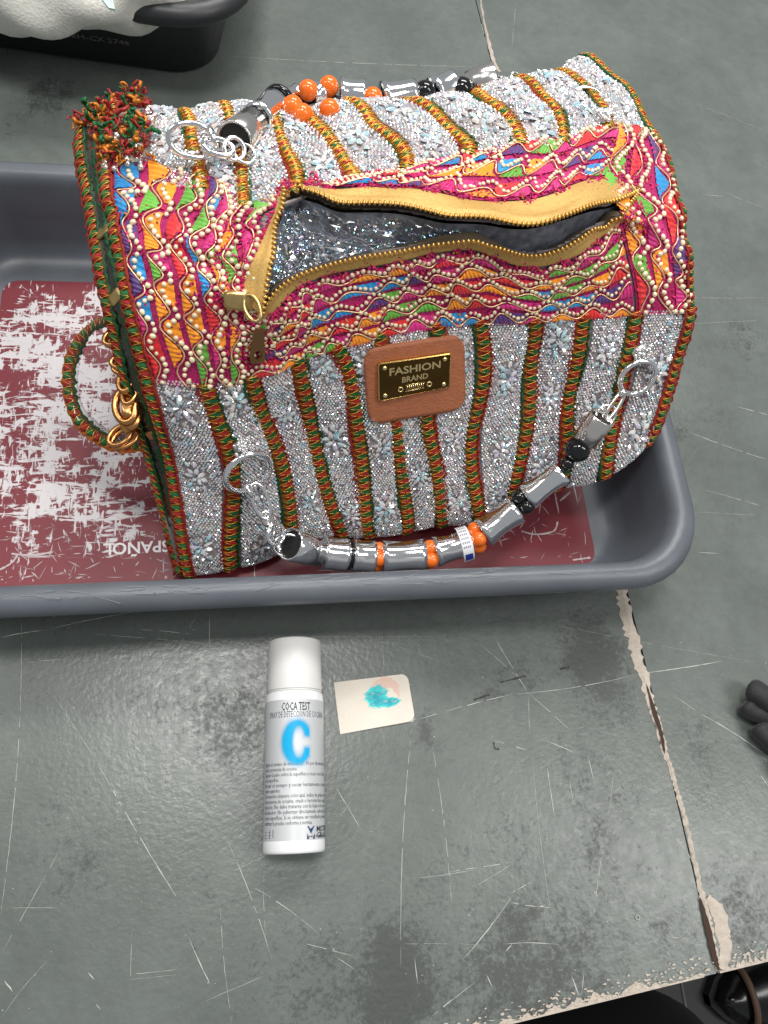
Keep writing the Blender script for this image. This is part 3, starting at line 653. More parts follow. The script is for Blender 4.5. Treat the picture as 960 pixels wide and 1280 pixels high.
# marquise gem (pointed lens with a table facet)
gv = [(1, 0, 0), (.45, .42, 0), (-.45, .42, 0), (-1, 0, 0), (-.45, -.42, 0), (.45, -.42, 0), (.5, 0, .42), (.2, .18, .5), (-.2, .18, .5), (-.5, 0, .42), (-.2, -.18, .5), (.2, -.18, .5)]
gf = [(6, 7, 8, 9, 10, 11)] + [(i, (i + 1) % 6, 6 + (i + 1) % 6, 6 + i) for i in range(6)]
GEM_V = np.array(gv, float) * .5; GEM_T = tris(gf); GEMS = []
for k, c in enumerate(GEMC):
    me = make_mesh('gem', GEM_V, gf, False); me.materials.append(mat('crystal_%s' % 'abcdefgh'[k], (c[0], c[1], c[2], 1), .05, .5, objrand=.2)); GEMS.append(me)
leather_uv = uvs([(452, 432), (578, 412), (578, 508), (462, 526)])
n_gem = [0]
def stripe(u0, u1, v0, v1, flowers, single, seed, wb):
    r_ = np.random.default_rng(seed); nn = 50; v = np.linspace(v0, v1, nn); uc = (u0 + u1) / 2
    c = S(np.full(nn, uc), v); d = np.concatenate([[0], np.cumsum(np.linalg.norm(np.diff(c, axis=0), axis=1))]); Lg = d[-1]
    wd = np.linalg.norm(S(np.full(nn, u1), v) - S(np.full(nn, u0), v), axis=1)
    # woven base strip
    q = np.linspace(0, 1, 9); U, Vv = np.meshgrid(u0 + (u1 - u0) * q, v); Pm = S(U, Vv, .0001).reshape(-1, 3)
    st = link('rhinestone_stripe', make_mesh('rhinestone_stripe', Pm, [(i * 9 + j, i * 9 + j + 1, (i + 1) * 9 + j + 1, (i + 1) * 9 + j) for i in range(nn - 1) for j in range(8)]), mat('stripe_cloth', lin(158, 148, 148), .5, .2, noise=.4, nscale=900), bag)
    # gems
    gp, gr, gc = [], [], []; zones = []
    for fs in flowers:
        vc = np.interp(fs * Lg, d, v); Pc, Nc, Tu, Tv = [a[0] for a in SN(np.array([uc]), np.array([vc]), .0012)]
        hw = np.interp(fs * Lg, d, wd) * .42
        rad = min(.0088, hw * 1.0) * r_.uniform(.78, 1.08); zones.append((fs * Lg, rad * 1.55))
        pet = []
        ph = r_.uniform(0, 1.2)
        for k in range(7): a = ph + k * 2 * math.pi / 7; pet.append((rad * .60 * math.cos(a), rad * .60 * math.sin(a), a, 1.0))
        for sg in (-1, 1):
            for aa in (-.62, 0, .62): pet.append((rad * 1.25 * math.sin(aa) * .9, sg * rad * 1.45 * math.cos(aa) * .95, sg * (math.pi / 2 - aa), .88))
        for x, y, a, s_ in pet:
            dirv = Tu * math.cos(a) + Tv * math.sin(a); sid = np.cross(Nc, dirv); tl = r_.normal(0, .30, 2); nn2 = nrm(Nc + dirv * tl[0] + sid * tl[1]); dv = nrm(dirv - nn2 * (dirv @ nn2)); sv = np.cross(nn2, dv)
            uu_ = uc + x / max(np.interp(fs * Lg, d, wd), 1e-4) * (u1 - u0); vq = np.interp(np.clip(fs * Lg + y, 0, Lg), d, v)
            Pq = S(np.array([uu_]), np.array([vq]), np.array([.0011]))[0]; sz = .0070 * s_ * rad / .0078
            gp.append(Pq); gr.append(np.stack([dv * sz, sv * sz * 1.1, nn2 * sz * .72], 1)); gc.append(r_.choice(8, p=[.22, .14, .12, .1, .12, .12, .12, .06]))
    rest = []
    for k in range(len(gp)):
        if single and n_gem[0] < 300: link('gem', GEMS[gc[k]], None, st, None, mat4(gr[k], gp[k])); n_gem[0] += 1
        else: rest.append(k)
    if rest:
        VV, TT, cc = scatter(GEM_V, GEM_T, np.array([gr[k] for k in rest]), np.array([gp[k] for k in rest]), GEMC[[gc[k] for k in rest]])
        link('crystal_field', fast_mesh('crystal_field', VV, TT, False, cc), M_gem_s, st, 'stuff')
    # bead carpet
    pitch = .00205 * wb; rows = int(Lg / (pitch * .93)); Us, Vs = [], []
    for r0 in range(rows):
        s0 = (r0 + .5) * Lg / rows; vq = np.interp(s0, d, v); w_ = np.interp(s0, d, wd); k = max(3, int(w_ / pitch)); x = (np.arange(k) + .5 + .5 * (r0 % 2) - .25) / k + r_.normal(0, .08 / k, k)
        for xx in x:
            if not 0.0 < xx < 1: continue
            bad = any(((s0 - z) / (r * 1.12)) ** 2 + ((xx - .5) * w_ / (r * .80)) ** 2 < 1 for z, r in zones)
            if bad and r_.random() < .5: continue
            Us.append(u0 + (u1 - u0) * xx); Vs.append(np.interp(s0 + r_.normal(0, .00018), d, v))
    Us, Vs = np.array(Us), np.array(Vs); Pb, Nb, Tu, Tv = SN(Us, Vs, .0006); m = len(Us); sz = .00106 * wb * r_.uniform(.72, 1.18, m)
    aq = r_.uniform(0, 6.28, m); tq_ = r_.normal(0, .25, (m, 2)); Nb2 = nrm(Nb + Tu * tq_[:, :1] + Tv * tq_[:, 1:]); X1 = nrm(np.cross(Nb2, Tu * np.cos(aq)[:, None] + Tv * np.sin(aq)[:, None])); Rb = np.stack([X1 * sz[:, None], np.cross(Nb2, X1) * sz[:, None], Nb2 * sz[:, None]], 2)
    base = np.array([.99, .96, .965]) * r_.uniform(.72, 1.02, (m, 1)) + r_.normal(0, .035, (m, 3)); base[r_.random(m) < .09] = (.60, .86, .96); base[r_.random(m) < .05] = (.97, .82, .78); base[r_.random(m) < .06] = (.36, .31, .32)
    VV, TT, cc = scatter(ICO_V, ICO_T, Rb, Pb, np.clip(base, .02, .98))
    link('bead_carpet', fast_mesh('bead_carpet', VV, TT, False, cc), M_bead_s, st, 'stuff')
    return st
gapu = .0125
FLW = [(.12, .50, .87), (.10, .62, .93), (.28, .80), (.08, .47, .90), (.13, .52, .88), (.36, .72), (.16, .55, .90), (.30, .66, .92), (.12, .44, .84), (.22, .58), (.40, .80)]
for i in range(11):
    a = i / 11 + (.0150 if i else .010); b = (i + 1) / 11 - (.0150 if i < 10 else .013)
    # v runs up from the bag bottom; flowers given from the band downwards
    stripe(a, b, .6, 3.06, [1 - f * .86 for f in FLW[i]], True, 100 + i, 1.0)
for i in range(10):
    a = i / 10 + (.0135 if i else .050); b = (i + 1) / 10 - .0135
    stripe(a, b, 6.85, 9.8, [.12, .34, .55, .76] if i % 2 else [.2, .42, .66], False, 140 + i, 1.05)

# ---- embroidered bands
PAL = {'r': lin(222, 36, 40), 'o': lin(250, 152, 22), 'g': lin(104, 178, 60), 'm': lin(204, 30, 120), 'p': lin(82, 48, 118), 'b': lin(24, 142, 206), 'y': lin(246, 186, 50)}
M_PATCH = {k: mat('satin_' + {'r': 'red', 'o': 'orange', 'g': 'green', 'm': 'magenta', 'p': 'purple', 'b': 'blue', 'y': 'yellow'}[k], c, .42, 0, noise=.22, nscale=1100, sheen=.2, objrand=.10, bump=.3, bscale=2200) for k, c in PAL.items()}
M_band = mat('magenta_sequin_cloth', lin(182, 26, 100), .5, .1, noise=.55, nscale=900, bump=1.0, bscale=1300)
M_cord = mat('gold_cord', lin(240, 204, 156), .3, .55, noise=.15, nscale=1500)
M_ivory = mat('ivory_bead', lin(244, 226, 190), .3, .15, noise=.18, nscale=700, objrand=.16, coat=.3)
bv, bf = sphere(7, 5); bv = bv * (1 + .07 * rng.normal(0, 1, (len(bv), 1))); BEAD = make_mesh('bead', bv, bf); BEAD.materials.append(M_ivory)
n_bead = [0]
SEQ = 'roggormbbpmo'
def band(name, fn, rows, per, amp, seqs, bead_r, corner=None, phase=0.0, singles=True, edge_fr=True, seed=0):
    """fn(s,t) -> u,v ; waves of gold cord, a satin fan under each hump, beads zigzagging along"""
    r_ = np.random.default_rng(seed + 500)
    ns, nt = 90, 20; s, t = np.meshgrid(np.linspace(0, 1, ns), np.linspace(0, 1, nt)); u, v = fn(s, t); Pm = S(u, v, .0010).reshape(-1, 3)
    fs = [(j * ns + i, j * ns + i + 1, (j + 1) * ns + i + 1, (j + 1) * ns + i) for j in range(nt - 1) for i in range(ns - 1)]
    us, vs = u.reshape(-1), v.reshape(-1)
    keep = [f for f in fs if not inside(np.array([[np.mean(us[list(f)]), np.mean(vs[list(f)])]]), OPEN)[0]]
    b = link(name, make_mesh(name, Pm, keep), M_band, bag)
    lost = []
    for k in range(rows):
        t0 = (k + .18) / rows; A = amp / rows; ph = phase + (k % 2) * .5 + r_.uniform(-.08, .08)
        w1, w2, w3 = r_.uniform(0, 6.28, 3); wave = lambda q: t0 + A * (.5 - .5 * np.cos(2 * math.pi * (q * per + ph) + .7 * np.sin(q * per * 1.7 + w1))) * (.86 + .2 * np.sin(q * per * 2.3 + w2)) + .07 / rows * np.sin(q * per * .9 + w3)
        q = np.linspace(0.0, 1, int(per * 14) + 1); tt = wave(q) + np.convolve(r_.normal(0, .03 / rows, len(q)), np.ones(5) / 5, 'same'); u, v = fn(q, np.clip(tt, 0, 1)); Pq = S(u, v, .0022 + .0005 * np.sin(q * 60))
        okm = ~inside(np.stack([u, v], 1), OPEN)
        if okm.sum() > 4: mb = MB(); mb.add(*tube(Pq[okm], .00052, 5)); mb.build('gold_cord', M_cord, b)
        # satin fans
        h0 = math.ceil(-.5 + ph); 
        for hi in range(h0, int(per + ph) + 1):
            qc = (hi + .5 - ph) / per
            if not -.01 < qc < 1.01: continue
            col = seqs[k][hi % len(seqs[k])]
            NS = 15; qq = np.clip(np.linspace(qc - .47 / per, qc + .47 / per, NS), 0, 1); lo = t0 - .05 / rows; VV = []; jg = r_.uniform(.84, 1.02, NS)
            for e in range(4):
                g = e / 3; tq = lo + (np.maximum(wave(qq) - .05 / rows, lo + .002) - lo) * g * jg; sq = qc + (qq - qc) * (.86 + .14 * (1 - g)) if e else qq
                u, v = fn(np.clip(sq, 0, 1), np.clip(tq, 0, 1)); VV.append(S(u, v, .0013 + .0010 * np.sin(g * math.pi * .8 + .3) + .00055 * (np.arange(NS) % 2) + r_.uniform(0, .0002, NS)))
            VV = np.concatenate(VV); link('satin_patch', make_mesh('satin_patch', VV, [(e * NS + i, e * NS + i + 1, (e + 1) * NS + i + 1, (e + 1) * NS + i) for e in range(3) for i in range(NS - 1)], False), M_PATCH[col], b)
            # second thread fill, above the trough that follows
            qd = qc + .5 / per
            if qd < 1 and r_.random() < .82:
                c2 = seqs[k][(hi + 3 + k) % len(seqs[k])] if r_.random() < .35 else col
                qq = np.clip(np.linspace(qd - .33 / per, qd + .33 / per, 7), 0, 1); VV = []
                for e in range(3):
                    tq = wave(qq) + .10 / rows + (t0 + A * .98 - wave(qq)) * (e / 2); u, v = fn(qq, np.clip(tq, 0, 1)); VV.append(S(u, v, .0014 + .0004 * (e == 1) + .0005 * (np.arange(7) % 2)))
                link('satin_patch', make_mesh('satin_patch', np.concatenate(VV), [(e * 7 + i, e * 7 + i + 1, (e + 1) * 7 + i + 1, (e + 1) * 7 + i) for e in range(2) for i in range(6)], False), M_PATCH[c2], b)
        # beads follow the wave just above it
        q = np.linspace(0, 1, 400); u, v = fn(q, np.clip(wave(q) + .30 / rows, 0, 1)); Pq = S(u, v); d = np.concatenate([[0], np.cumsum(np.linalg.norm(np.diff(Pq, axis=0), axis=1))]); m = int(d[-1] / (bead_r * 2.35))
        for e in range(m):
            qe = np.interp((e + .5) * d[-1] / m, d, q); te = float(wave(qe) + .30 / rows) + r_.normal(0, .03 / rows)
            u, v = fn(np.array([qe]), np.clip(np.array([te]), 0.01, 1.0))
            if inside(np.stack([u, v], 1), OPEN)[0]: continue
            Pb, Nb, Tu, Tv = [a[0] for a in SN(u, v, .0010 + bead_r * .72)]; a = r_.uniform(0, 6.28); X_ = Tu * math.cos(a) + Tv * math.sin(a); Y_ = np.cross(Nb, X_); sz = bead_r * r_.uniform(.82, 1.12)
            Rb = np.stack([X_ * sz * r_.uniform(.9, 1.15), Y_ * sz * .95, Nb * sz * .9], 1)
            if singles and n_bead[0] < 300: link('bead', BEAD, None, b, None, mat4(Rb, Pb)); n_bead[0] += 1
            else: lost.append((Rb, Pb))
    if lost:
        VV, TT, _ = scatter(bv, tris(bf), np.array([x[0] for x in lost]), np.array([x[1] for x in lost])); link('bead_rows', fast_mesh('bead_rows', VV, TT), M_ivory, b, 'stuff')
    return b
SEQc1 = 'rmppbbpm'; SEQc2 = 'moogogom'; SEQc3 = 'goorrggo'; SEQc4 = 'omrbbgpo'
def arc_v(u0, v0, v1):
    v = np.linspace(v0, v1, 200); p = proj(S(np.full(200, u0), v)); d = np.concatenate([[0], np.cumsum(np.linalg.norm(np.diff(p, axis=0), axis=1))]); return lambda s: np.interp(s * d[-1], d, v)
_lv, _rv, _cv = arc_v(.09, 3.0, 7.2), arc_v(.95, 3.0, 7.0), arc_v(.2, 3.85, 7.0)
def lc(s, t): return .012 + .158 * t + 0 * s, _lv(s) + 0 * t
band('embroidered_band', lambda s, t: lc(s, t), 5, 6.2, .60, [SEQc1, SEQc2, SEQc3, SEQc4, SEQc2[3:] + SEQc2[:3]], .0018, seed=1)
def rc(s, t): return .995 - .082 * t + 0 * s, 3.02 + (7.0 - 3.02) * s
band('embroidered_band', lambda s, t: (.912 + .080 * t + 0 * s, _rv(s) + 0 * t), 3, 5.0, .62, ['roogoorm', 'romgrrom', 'mprbpmrm'], .0019, seed=2)
tape_f_uv, tape_b_uv = uvs(TAPE_F), uvs(TAPE_B)
def vtop(u): return np.interp(u, tape_f_uv[:, 0], tape_f_uv[:, 1], left=4.05, right=4.3) - .05
def fb(s, t):
    u = .172 + .735 * s; return u + 0 * t, 2.98 + (vtop(u) - 2.98) * t
band('embroidered_band', fb, 5, 14, .62, [SEQ, SEQ[8:] + SEQ[:8], SEQ[4:] + SEQ[:4], SEQ[2:] + SEQ[:2], 'mmrmmoomrmmg'], .00148, seed=3)
def vbot(u): return np.interp(u, tape_b_uv[2:, 0], tape_b_uv[2:, 1], left=6.2, right=6.4) + .04
def bb(s, t):
    u = .40 + .515 * s; w = np.clip((u - .34) / .14, .15, 1); a = vbot(u); return u + 0 * t, a + (7.0 - a) * t * w + 0 * s
band('embroidered_band', bb, 3, 9.5, .62, ['mbbpmommrg', 'orrmoogmpb', 'rmmbbpgmrm'], .00145, seed=4)
band('embroidered_band', lambda s, t: (.165 + .070 * t + .03 * t * s, _cv(s) + 0 * t), 2, 3.4, .6, ['mgomrm', 'ommgpm'], .0018, seed=5)
# magenta looped fringe round the zip and between the bands
fp = []
for A_, B_ in ((TAPE_F, None), (TAPE_B, None)):
    Q = smooth_path(np.array(A_, float), 760)
    for x, y in Q:
        dy = rng.normal(0, 3.0) + (5 if A_ is TAPE_F else -5) + 10 * (math.sin(x * .155) ** 3) * (-1 if A_ is TAPE_F else 1)
        fp.append((x + rng.normal(0, 2.5), y + dy))
for k in range(330): fp.append((rng.uniform(762, 800) + (0 if k % 2 else 6), rng.uniform(172, 300)))
for k in range(420): fp.append((rng.uniform(262, 332), rng.uniform(262, 420)))
for k in range(260): fp.append((rng.uniform(296, 336), rng.uniform(372, 462)))
fp = np.array(fp); fuv = uvs(fp)
more = [(rng.uniform(.015, .17, 260), _lv(rng.random(260))), (rng.uniform(.905, .992, 220), _rv(rng.random(220)))]
uq = rng.uniform(.172, .907, 480); more.append((uq, 2.99 + (vtop(uq) - 2.99) * rng.random(480))); uq = rng.uniform(.42, .91, 300); more.append((uq, vbot(uq) + (6.98 - vbot(uq)) * rng.random(300)))
fuv = np.concatenate([fuv] + [np.stack(x, 1) for x in more]); ok = ~inside(fuv, OPEN); fuv = fuv[ok]; m = len(fuv)
Pb, Nb, Tu, Tv = SN(fuv[:, 0], fuv[:, 1], .0018); a = rng.uniform(0, 6.28, m); el = rng.uniform(.1, .9, m)
D1 = nrm(Tu * (np.cos(a) * np.cos(el))[:, None] + Tv * (np.sin(a) * np.cos(el))[:, None] + Nb * np.sin(el)[:, None]); D2 = nrm(np.cross(Nb, D1)); D3 = np.cross(D1, D2)
VV, TT, cc = scatter(ICO_V, ICO_T, np.stack([D1 * .0020, D2 * .0008, D3 * .0006], 2), Pb, np.array([lin(206, 24, 104)[:3], lin(190, 22, 70)[:3], lin(176, 18, 110)[:3], lin(200, 120, 60)[:3]])[rng.choice(4, m, p=[.5, .25, .17, .08])] * rng.uniform(.45, 1.25, (m, 1)))
link('magenta_fringe', fast_mesh('magenta_fringe', VV, TT, False, cc), mat('magenta_fringe', (.5, .02, .12, 1), .5, .1, attr=True), bag, 'stuff')

# ---- zip: tapes, teeth, slider, puller
M_tape = mat('gold_zip_tape', lin(204, 164, 92), .45, .3, noise=.14, nscale=500, bump=.4, bscale=1500)
M_teeth = mat('zip_tooth_gold', lin(206, 160, 84), .3, .8, noise=.2, nscale=800)
for inner, outer, lift in ((TEETH_B, TAPE_B, .0050), (TEETH_F, TAPE_F, .0035)):
    n = 140; a = smooth_path(uvs(inner), n); b = smooth_path(uvs(outer), n); V = []
    for e in range(6):
        g = e / 5; q = a + (b - a) * g; tpr = np.minimum(1, (1 - np.linspace(0, 1, n)) * 9); V.append(S(q[:, 0], q[:, 1], .0014 + tpr * lift * math.sin(min(1, (1 - g) * 1.0) * math.pi * .5) * .8 + .0006 * math.sin(g * 9)))
    fl_ = [(e * n + i, e * n + i + 1, (e + 1) * n + i + 1, (e + 1) * n + i) for e in range(5) for i in range(n - 1)]
    tp = link('zip_tape', make_mesh('zip_tape', np.concatenate(V), fl_ if inner is TEETH_B else [f[::-1] for f in fl_]), M_tape, bag)
    # folded inner face of the tape going down into the bag
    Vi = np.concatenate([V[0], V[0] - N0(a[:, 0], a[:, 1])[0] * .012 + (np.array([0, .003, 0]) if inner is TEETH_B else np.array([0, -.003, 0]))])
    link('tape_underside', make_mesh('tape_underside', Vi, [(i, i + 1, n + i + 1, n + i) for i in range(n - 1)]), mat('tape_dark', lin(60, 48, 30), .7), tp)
    e0 = V[0]; d = np.concatenate([[0], np.cumsum(np.linalg.norm(np.diff(e0, axis=0), axis=1))]); m = int(d[-1] / .0031); sc = (np.arange(m) + .5) * d[-1] / m
    Pt = np.stack([np.interp(sc, d, e0[:, c]) for c in range(3)], 1); Tt = nrm(np.gradient(Pt, axis=0)); Nt = nrm(np.stack([np.interp(sc, d, N0(a[:, 0], a[:, 1])[0][:, c]) for c in range(3)], 1)); St = np.cross(Tt, Nt)
    VV, TT, _ = scatter(SPH_V, SPH_T, np.stack([Tt * .00115, St * .0019, Nt * .0014], 2), Pt + Nt * .0003); link('zip_teeth', fast_mesh('zip_teeth', VV, TT), M_teeth, tp, 'stuff')
sl_uv = uv(300, 374); Ps, Ns, Tu, Tv = [a[0] for a in SN(np.array([sl_uv[0]]), np.array([sl_uv[1]]), .0045)]
mb = MB()
def boxm(c, X_, Y_, Z_, sx, sy, sz, bev=.25):
    o = []
    for z, k in ((-1, 1 - bev), (-.5, 1), (.5, 1), (1, 1 - bev)):
        for x, y in ((-1, -1 + bev), (-1 + bev, -1), (1 - bev, -1), (1, -1 + bev), (1, 1 - bev), (1 - bev, 1), (-1 + bev, 1), (-1, 1 - bev)): o.append(c + X_ * (x * sx * k) + Y_ * (y * sy * k) + Z_ * (z * sz))
    Fs = [(i * 8 + k, i * 8 + (k + 1) % 8, i * 8 + 8 + (k + 1) % 8, i * 8 + 8 + k) for i in range(3) for k in range(8)] + [tuple(range(8))[::-1], tuple(24 + k for k in range(8))]
    return np.array(o), Fs
M_brass = mat('brass_slider', lin(206, 176, 118), .28, .9, noise=.1, nscale=300)
dv = nrm(at(322, 392, Ps[2]) - at(283, 388, Ps[2])); sv = np.cross(Ns, dv)
mb.add(*boxm(Ps, nrm(dv), nrm(np.cross(Ns, dv)), Ns, .0085, .0055, .0022, .3)); sld = mb.build('zip_slider', M_brass, bag)
def ring_pts(c, A_, B_, r1, r2, n=28): return [c + A_ * (r1 * math.cos(q)) + B_ * (r2 * math.sin(q)) for q in np.linspace(0, 2 * math.pi, n, endpoint=False)]
mb = MB(); p1 = at(310, 372, Ps[2] + .004); p2 = at(321, 398, Ps[2] + .001)
mb.add(*tube(ring_pts((p1 + p2) / 2, nrm(p2 - p1), nrm(np.cross(Ns, p2 - p1)), np.linalg.norm(p2 - p1) * .62, .0045), .0012, 7, True)); mb.build('pull_ring', M_brass, sld)
pu0, pu1 = uv(322, 405), uv(320, 448); A_ = S(np.array([pu0[0]]), np.array([pu0[1]]), np.array([.006]))[0]; B_ = S(np.array([pu1[0]]), np.array([pu1[1]]), np.array([.0045]))[0]
D = nrm(B_ - A_); Np = N0(np.array([pu1[0]]), np.array([pu1[1]]))[0][0]; Sx = nrm(np.cross(Np, D)); Np = np.cross(D, Sx); Lp = np.linalg.norm(B_ - A_)
ol = [(0, .0030), (.12, .0036), (.3, .0034), (.5, .0040), (.8, .0050), (.95, .0044), (1, .003)]
out = [A_ + D * (t * Lp) + Sx * w for t, w in ol] + [A_ + D * (t * Lp) - Sx * w for t, w in ol[::-1]]; m = len(out)
hole = [A_ + D * (Lp * .74) + (D * math.sin(q) * .0036 + Sx * math.cos(q) * .0024) for q in np.linspace(0, 2 * math.pi, m, endpoint=False) + .35]
V = np.array([p + Np * .0008 for p in out] + [p + Np * .0008 for p in hole] + [p - Np * .0008 for p in out] + [p - Np * .0008 for p in hole])
# match the hole start to the outline start
Fs = []
k0 = int(np.argmin([np.linalg.norm(h - out[0]) for h in hole])); sgn = 1 if np.linalg.norm(hole[(k0 + 2) % m] - out[3]) < np.linalg.norm(hole[(k0 - 2) % m] - out[3]) else -1
H = [(k0 + sgn * i) % m for i in range(m)]
for i in range(m):
    j = (i + 1) % m; Fs += [(i, j, m + H[j], m + H[i]), (2 * m + j, 2 * m + i, 3 * m + H[i], 3 * m + H[j]), (j, i, 2 * m + i, 2 * m + j), (m + H[i], m + H[j], 3 * m + H[j], 3 * m + H[i])]
pl = link('zip_puller', make_mesh('zip_puller', V, Fs, False), mat('puller_brass', lin(150, 112, 74), .35, .85), sld)

# ---- what shows in the opening: sequinned lining and crumpled film
n = 70; mI = 26; a = smooth_path(uvs(TEETH_B), n); b = smooth_path(uvs(TEETH_F), n); V = []
for e in range(mI):
    g = e / (mI - 1); q = a + (b - a) * g; dep = .003 + .019 * math.sin(g * math.pi) ** .6; lk = S(q[:, 0], q[:, 1], 0 * q[:, 0]); lk[:, 2] += -dep + .0035 * np.sin(q[:, 0] * 47 + 9 * g) * math.sin(g * 7) + .0022 * np.sin(q[:, 0] * 120 + 14 * g) * math.sin(g * math.pi); V.append(lk)
V = np.array(V); fl_ = [(e * n + i, e * n + i + 1, (e + 1) * n + i + 1, (e + 1) * n + i) for e in range(mI - 1) for i in range(n - 1)]
lining = link('lining', make_mesh('lining', V.reshape(-1, 3), fl_), mat('dark_lining', lin(128, 132, 144), .3, .35, noise=.5, nscale=200), bag)
m = 2600; ei = rng.integers(1, mI - 2, m); ni = rng.integers(2, n - 22, m); okk = rng.random(m) < np.clip(1.15 - (ni / n) * .9, .06, 1); ei, ni = ei[okk], ni[okk]; m = len(ei)
f1, f2 = rng.random((m, 1)), rng.random((m, 1)); Pq = V[ei, ni] * (1 - f1) * (1 - f2) + V[ei + 1, ni] * f1 * (1 - f2) + V[ei, ni + 1] * (1 - f1) * f2 + V[ei + 1, ni + 1] * f1 * f2
Nq = nrm(np.array([0, -.2, 1.0]) + rng.normal(0, .38, (m, 3))); Xq = nrm(np.cross(Nq, rng.normal(0, 1, (m, 3)))); Yq = np.cross(Nq, Xq); szq = rng.uniform(.0006, .0012, (m, 1))
sqv = np.array([(math.cos(k * math.pi / 3), math.sin(k * math.pi / 3), 0) for k in range(6)] + [(0, 0, .15)]); sqt = np.array([(k, (k + 1) % 6, 6) for k in range(6)])
colq = np.array([[.55, .8, 1], [.3, .6, .95], [.9, .9, .95], [.95, .8, .7], [.5, .95, .85], [.75, .6, .95]])[rng.integers(0, 6, m)] * rng.uniform(.5, 1.0, (m, 1))
VV, TT, cc = scatter(sqv, sqt, np.stack([Xq * szq, Yq * szq, Nq * szq], 2), Pq + np.array([0, 0, .0015]), colq)
link('sequins', fast_mesh('sequins', VV, TT, False, cc), mat('holographic_sequin', (.8, .9, 1, 1), .12, .9, attr=True), lining, 'stuff')
# crumpled clear film
fm = bpy.data.materials.new('clear_film'); fm.use_nodes = True; nt = fm.node_tree; nt.nodes.clear()
o_ = nt.nodes.new('ShaderNodeOutputMaterial'); mx = nt.nodes.new('ShaderNodeMixShader'); tr = nt.nodes.new('ShaderNodeBsdfTransparent'); gl = nt.nodes.new('ShaderNodeBsdfGlossy'); lw = nt.nodes.new('ShaderNodeLayerWeight')
gl.inputs['Roughness'].default_value = .10; gl.inputs['Color'].default_value = (.9, .9, .9, 1); lw.inputs['Blend'].default_value = .18; tr.inputs['Color'].default_value = (.94, .94, .94, 1)
ad = nt.nodes.new('ShaderNodeMath'); ad.operation = 'MULTIPLY_ADD'; ad.inputs[1].default_value = .45; ad.inputs[2].default_value = .05; nt.links.new(lw.outputs['Facing'], ad.inputs[0]); nt.links.new(ad.outputs[0], mx.inputs[0])
nt.links.new(tr.outputs[0], mx.inputs[1]); nt.links.new(gl.outputs[0], mx.inputs[2]); nt.links.new(mx.outputs[0], o_.inputs[0])
nf, mf = 46, 16; V2 = []
for e in range(mf):
    g = .03 + .80 * e / (mf - 1); ix_ = np.linspace(2, n * .62, nf); q = np.stack([np.interp(ix_, np.arange(n), (a + (b - a) * g)[:, c]) for c in range(2)], 1); lk = S(q[:, 0], q[:, 1], 0 * q[:, 0]); lk[:, 2] += -.004 - .012 * math.sin(g * math.pi) + rng.normal(0, .0016, nf); V2.append(lk)
V2 = np.array(V2).reshape(-1, 3); tf2 = []
for e in range(mf - 1):
    for i in range(nf - 1):
        p = e * nf + i; tf2 += [(p, p + 1, p + nf + 1), (p, p + nf + 1, p + nf)] if (i + e) % 2 else [(p, p + 1, p + nf), (p + 1, p + nf + 1, p + nf)]
fm2 = fm.copy(); fm2.name = 'crumpled_film'
for nd in fm2.node_tree.nodes:
    if nd.type == 'MATH': nd.inputs[2].default_value = .16
    if nd.type == 'BSDF_GLOSSY': nd.inputs['Roughness'].default_value = .2
link('plastic_film', make_mesh('plastic_film', V2, tf2, False), fm2, bag)

# ---- leather patch with metal name plate
cor = [(452, 434), (579, 414), (578, 508), (459, 527)]
q = uvs(cor)
def patch_pt(x, y, off):                      # x,y in 0..1 from bottom-left
    bl, br, tr_, tl = q[3], q[2], q[1], q[0]
    p = bl * (1 - x) * (1 - y) + br * x * (1 - y) + tr_ * x * y + tl * (1 - x) * y; return p
nx, ny = 28, 20; V = []; 
for j in range(ny + 1):
    for i in range(nx + 1):
        x, y = i / nx, j / ny; rx, ry = .15, .20; dx = max(rx - x, x - 1 + rx, 0) / rx; dy = max(ry - y, y - 1 + ry, 0) / ry; h = math.hypot(dx, dy)
        if h > 1:
            cx = min(max(x, rx), 1 - rx); cy = min(max(y, ry), 1 - ry); x = cx + (x - cx) / h; y = cy + (y - cy) / h
        V.append((x, y))
V = np.array(V); pu = np.array([patch_pt(x, y, 0) for x, y in V]); ptop = SN(pu[:, 0], pu[:, 1], .0)
C0 = S(np.array([patch_pt(.5, .5, 0)[0]]), np.array([patch_pt(.5, .5, 0)[1]]), np.array([.004]))[0]
# near-flat panel: fit a plane through the corners, keep a little of the surface's curve
cP = S(np.array([patch_pt(*c, 0) for c in ((0, 0), (1, 0), (1, 1), (0, 1))])[:, 0], np.array([patch_pt(*c, 0) for c in ((0, 0), (1, 0), (1, 1), (0, 1))])[:, 1], np.full(4, .0042))
Xp = nrm((cP[1] - cP[0]) + (cP[2] - cP[3])); Yt = nrm((cP[3] - cP[0]) + (cP[2] - cP[1])); Npl = nrm(np.cross(Xp, Yt)); Yp = np.cross(Npl, Xp)
flat = np.array([cP[0] * (1 - x) * (1 - y) + cP[1] * x * (1 - y) + cP[2] * x * y + cP[3] * (1 - x) * y for x, y in V])
front = flat * .75 + (ptop[0] + ptop[1] * .0042) * .25; back = front - Npl * .0028
n1 = nx + 1; Fs = [(j * n1 + i, j * n1 + i + 1, (j + 1) * n1 + i + 1, (j + 1) * n1 + i) for j in range(ny) for i in range(nx)]
bd = [i for i in range(n1)] + [j * n1 + nx for j in range(1, ny + 1)] + [ny * n1 + i for i in range(nx - 1, -1, -1)] + [j * n1 for j in range(ny - 1, 0, -1)]
Vp = np.concatenate([front, back[bd]]); Fs += [(bd[k], len(front) + k, len(front) + (k + 1) % len(bd), bd[(k + 1) % len(bd)]) for k in range(len(bd))]
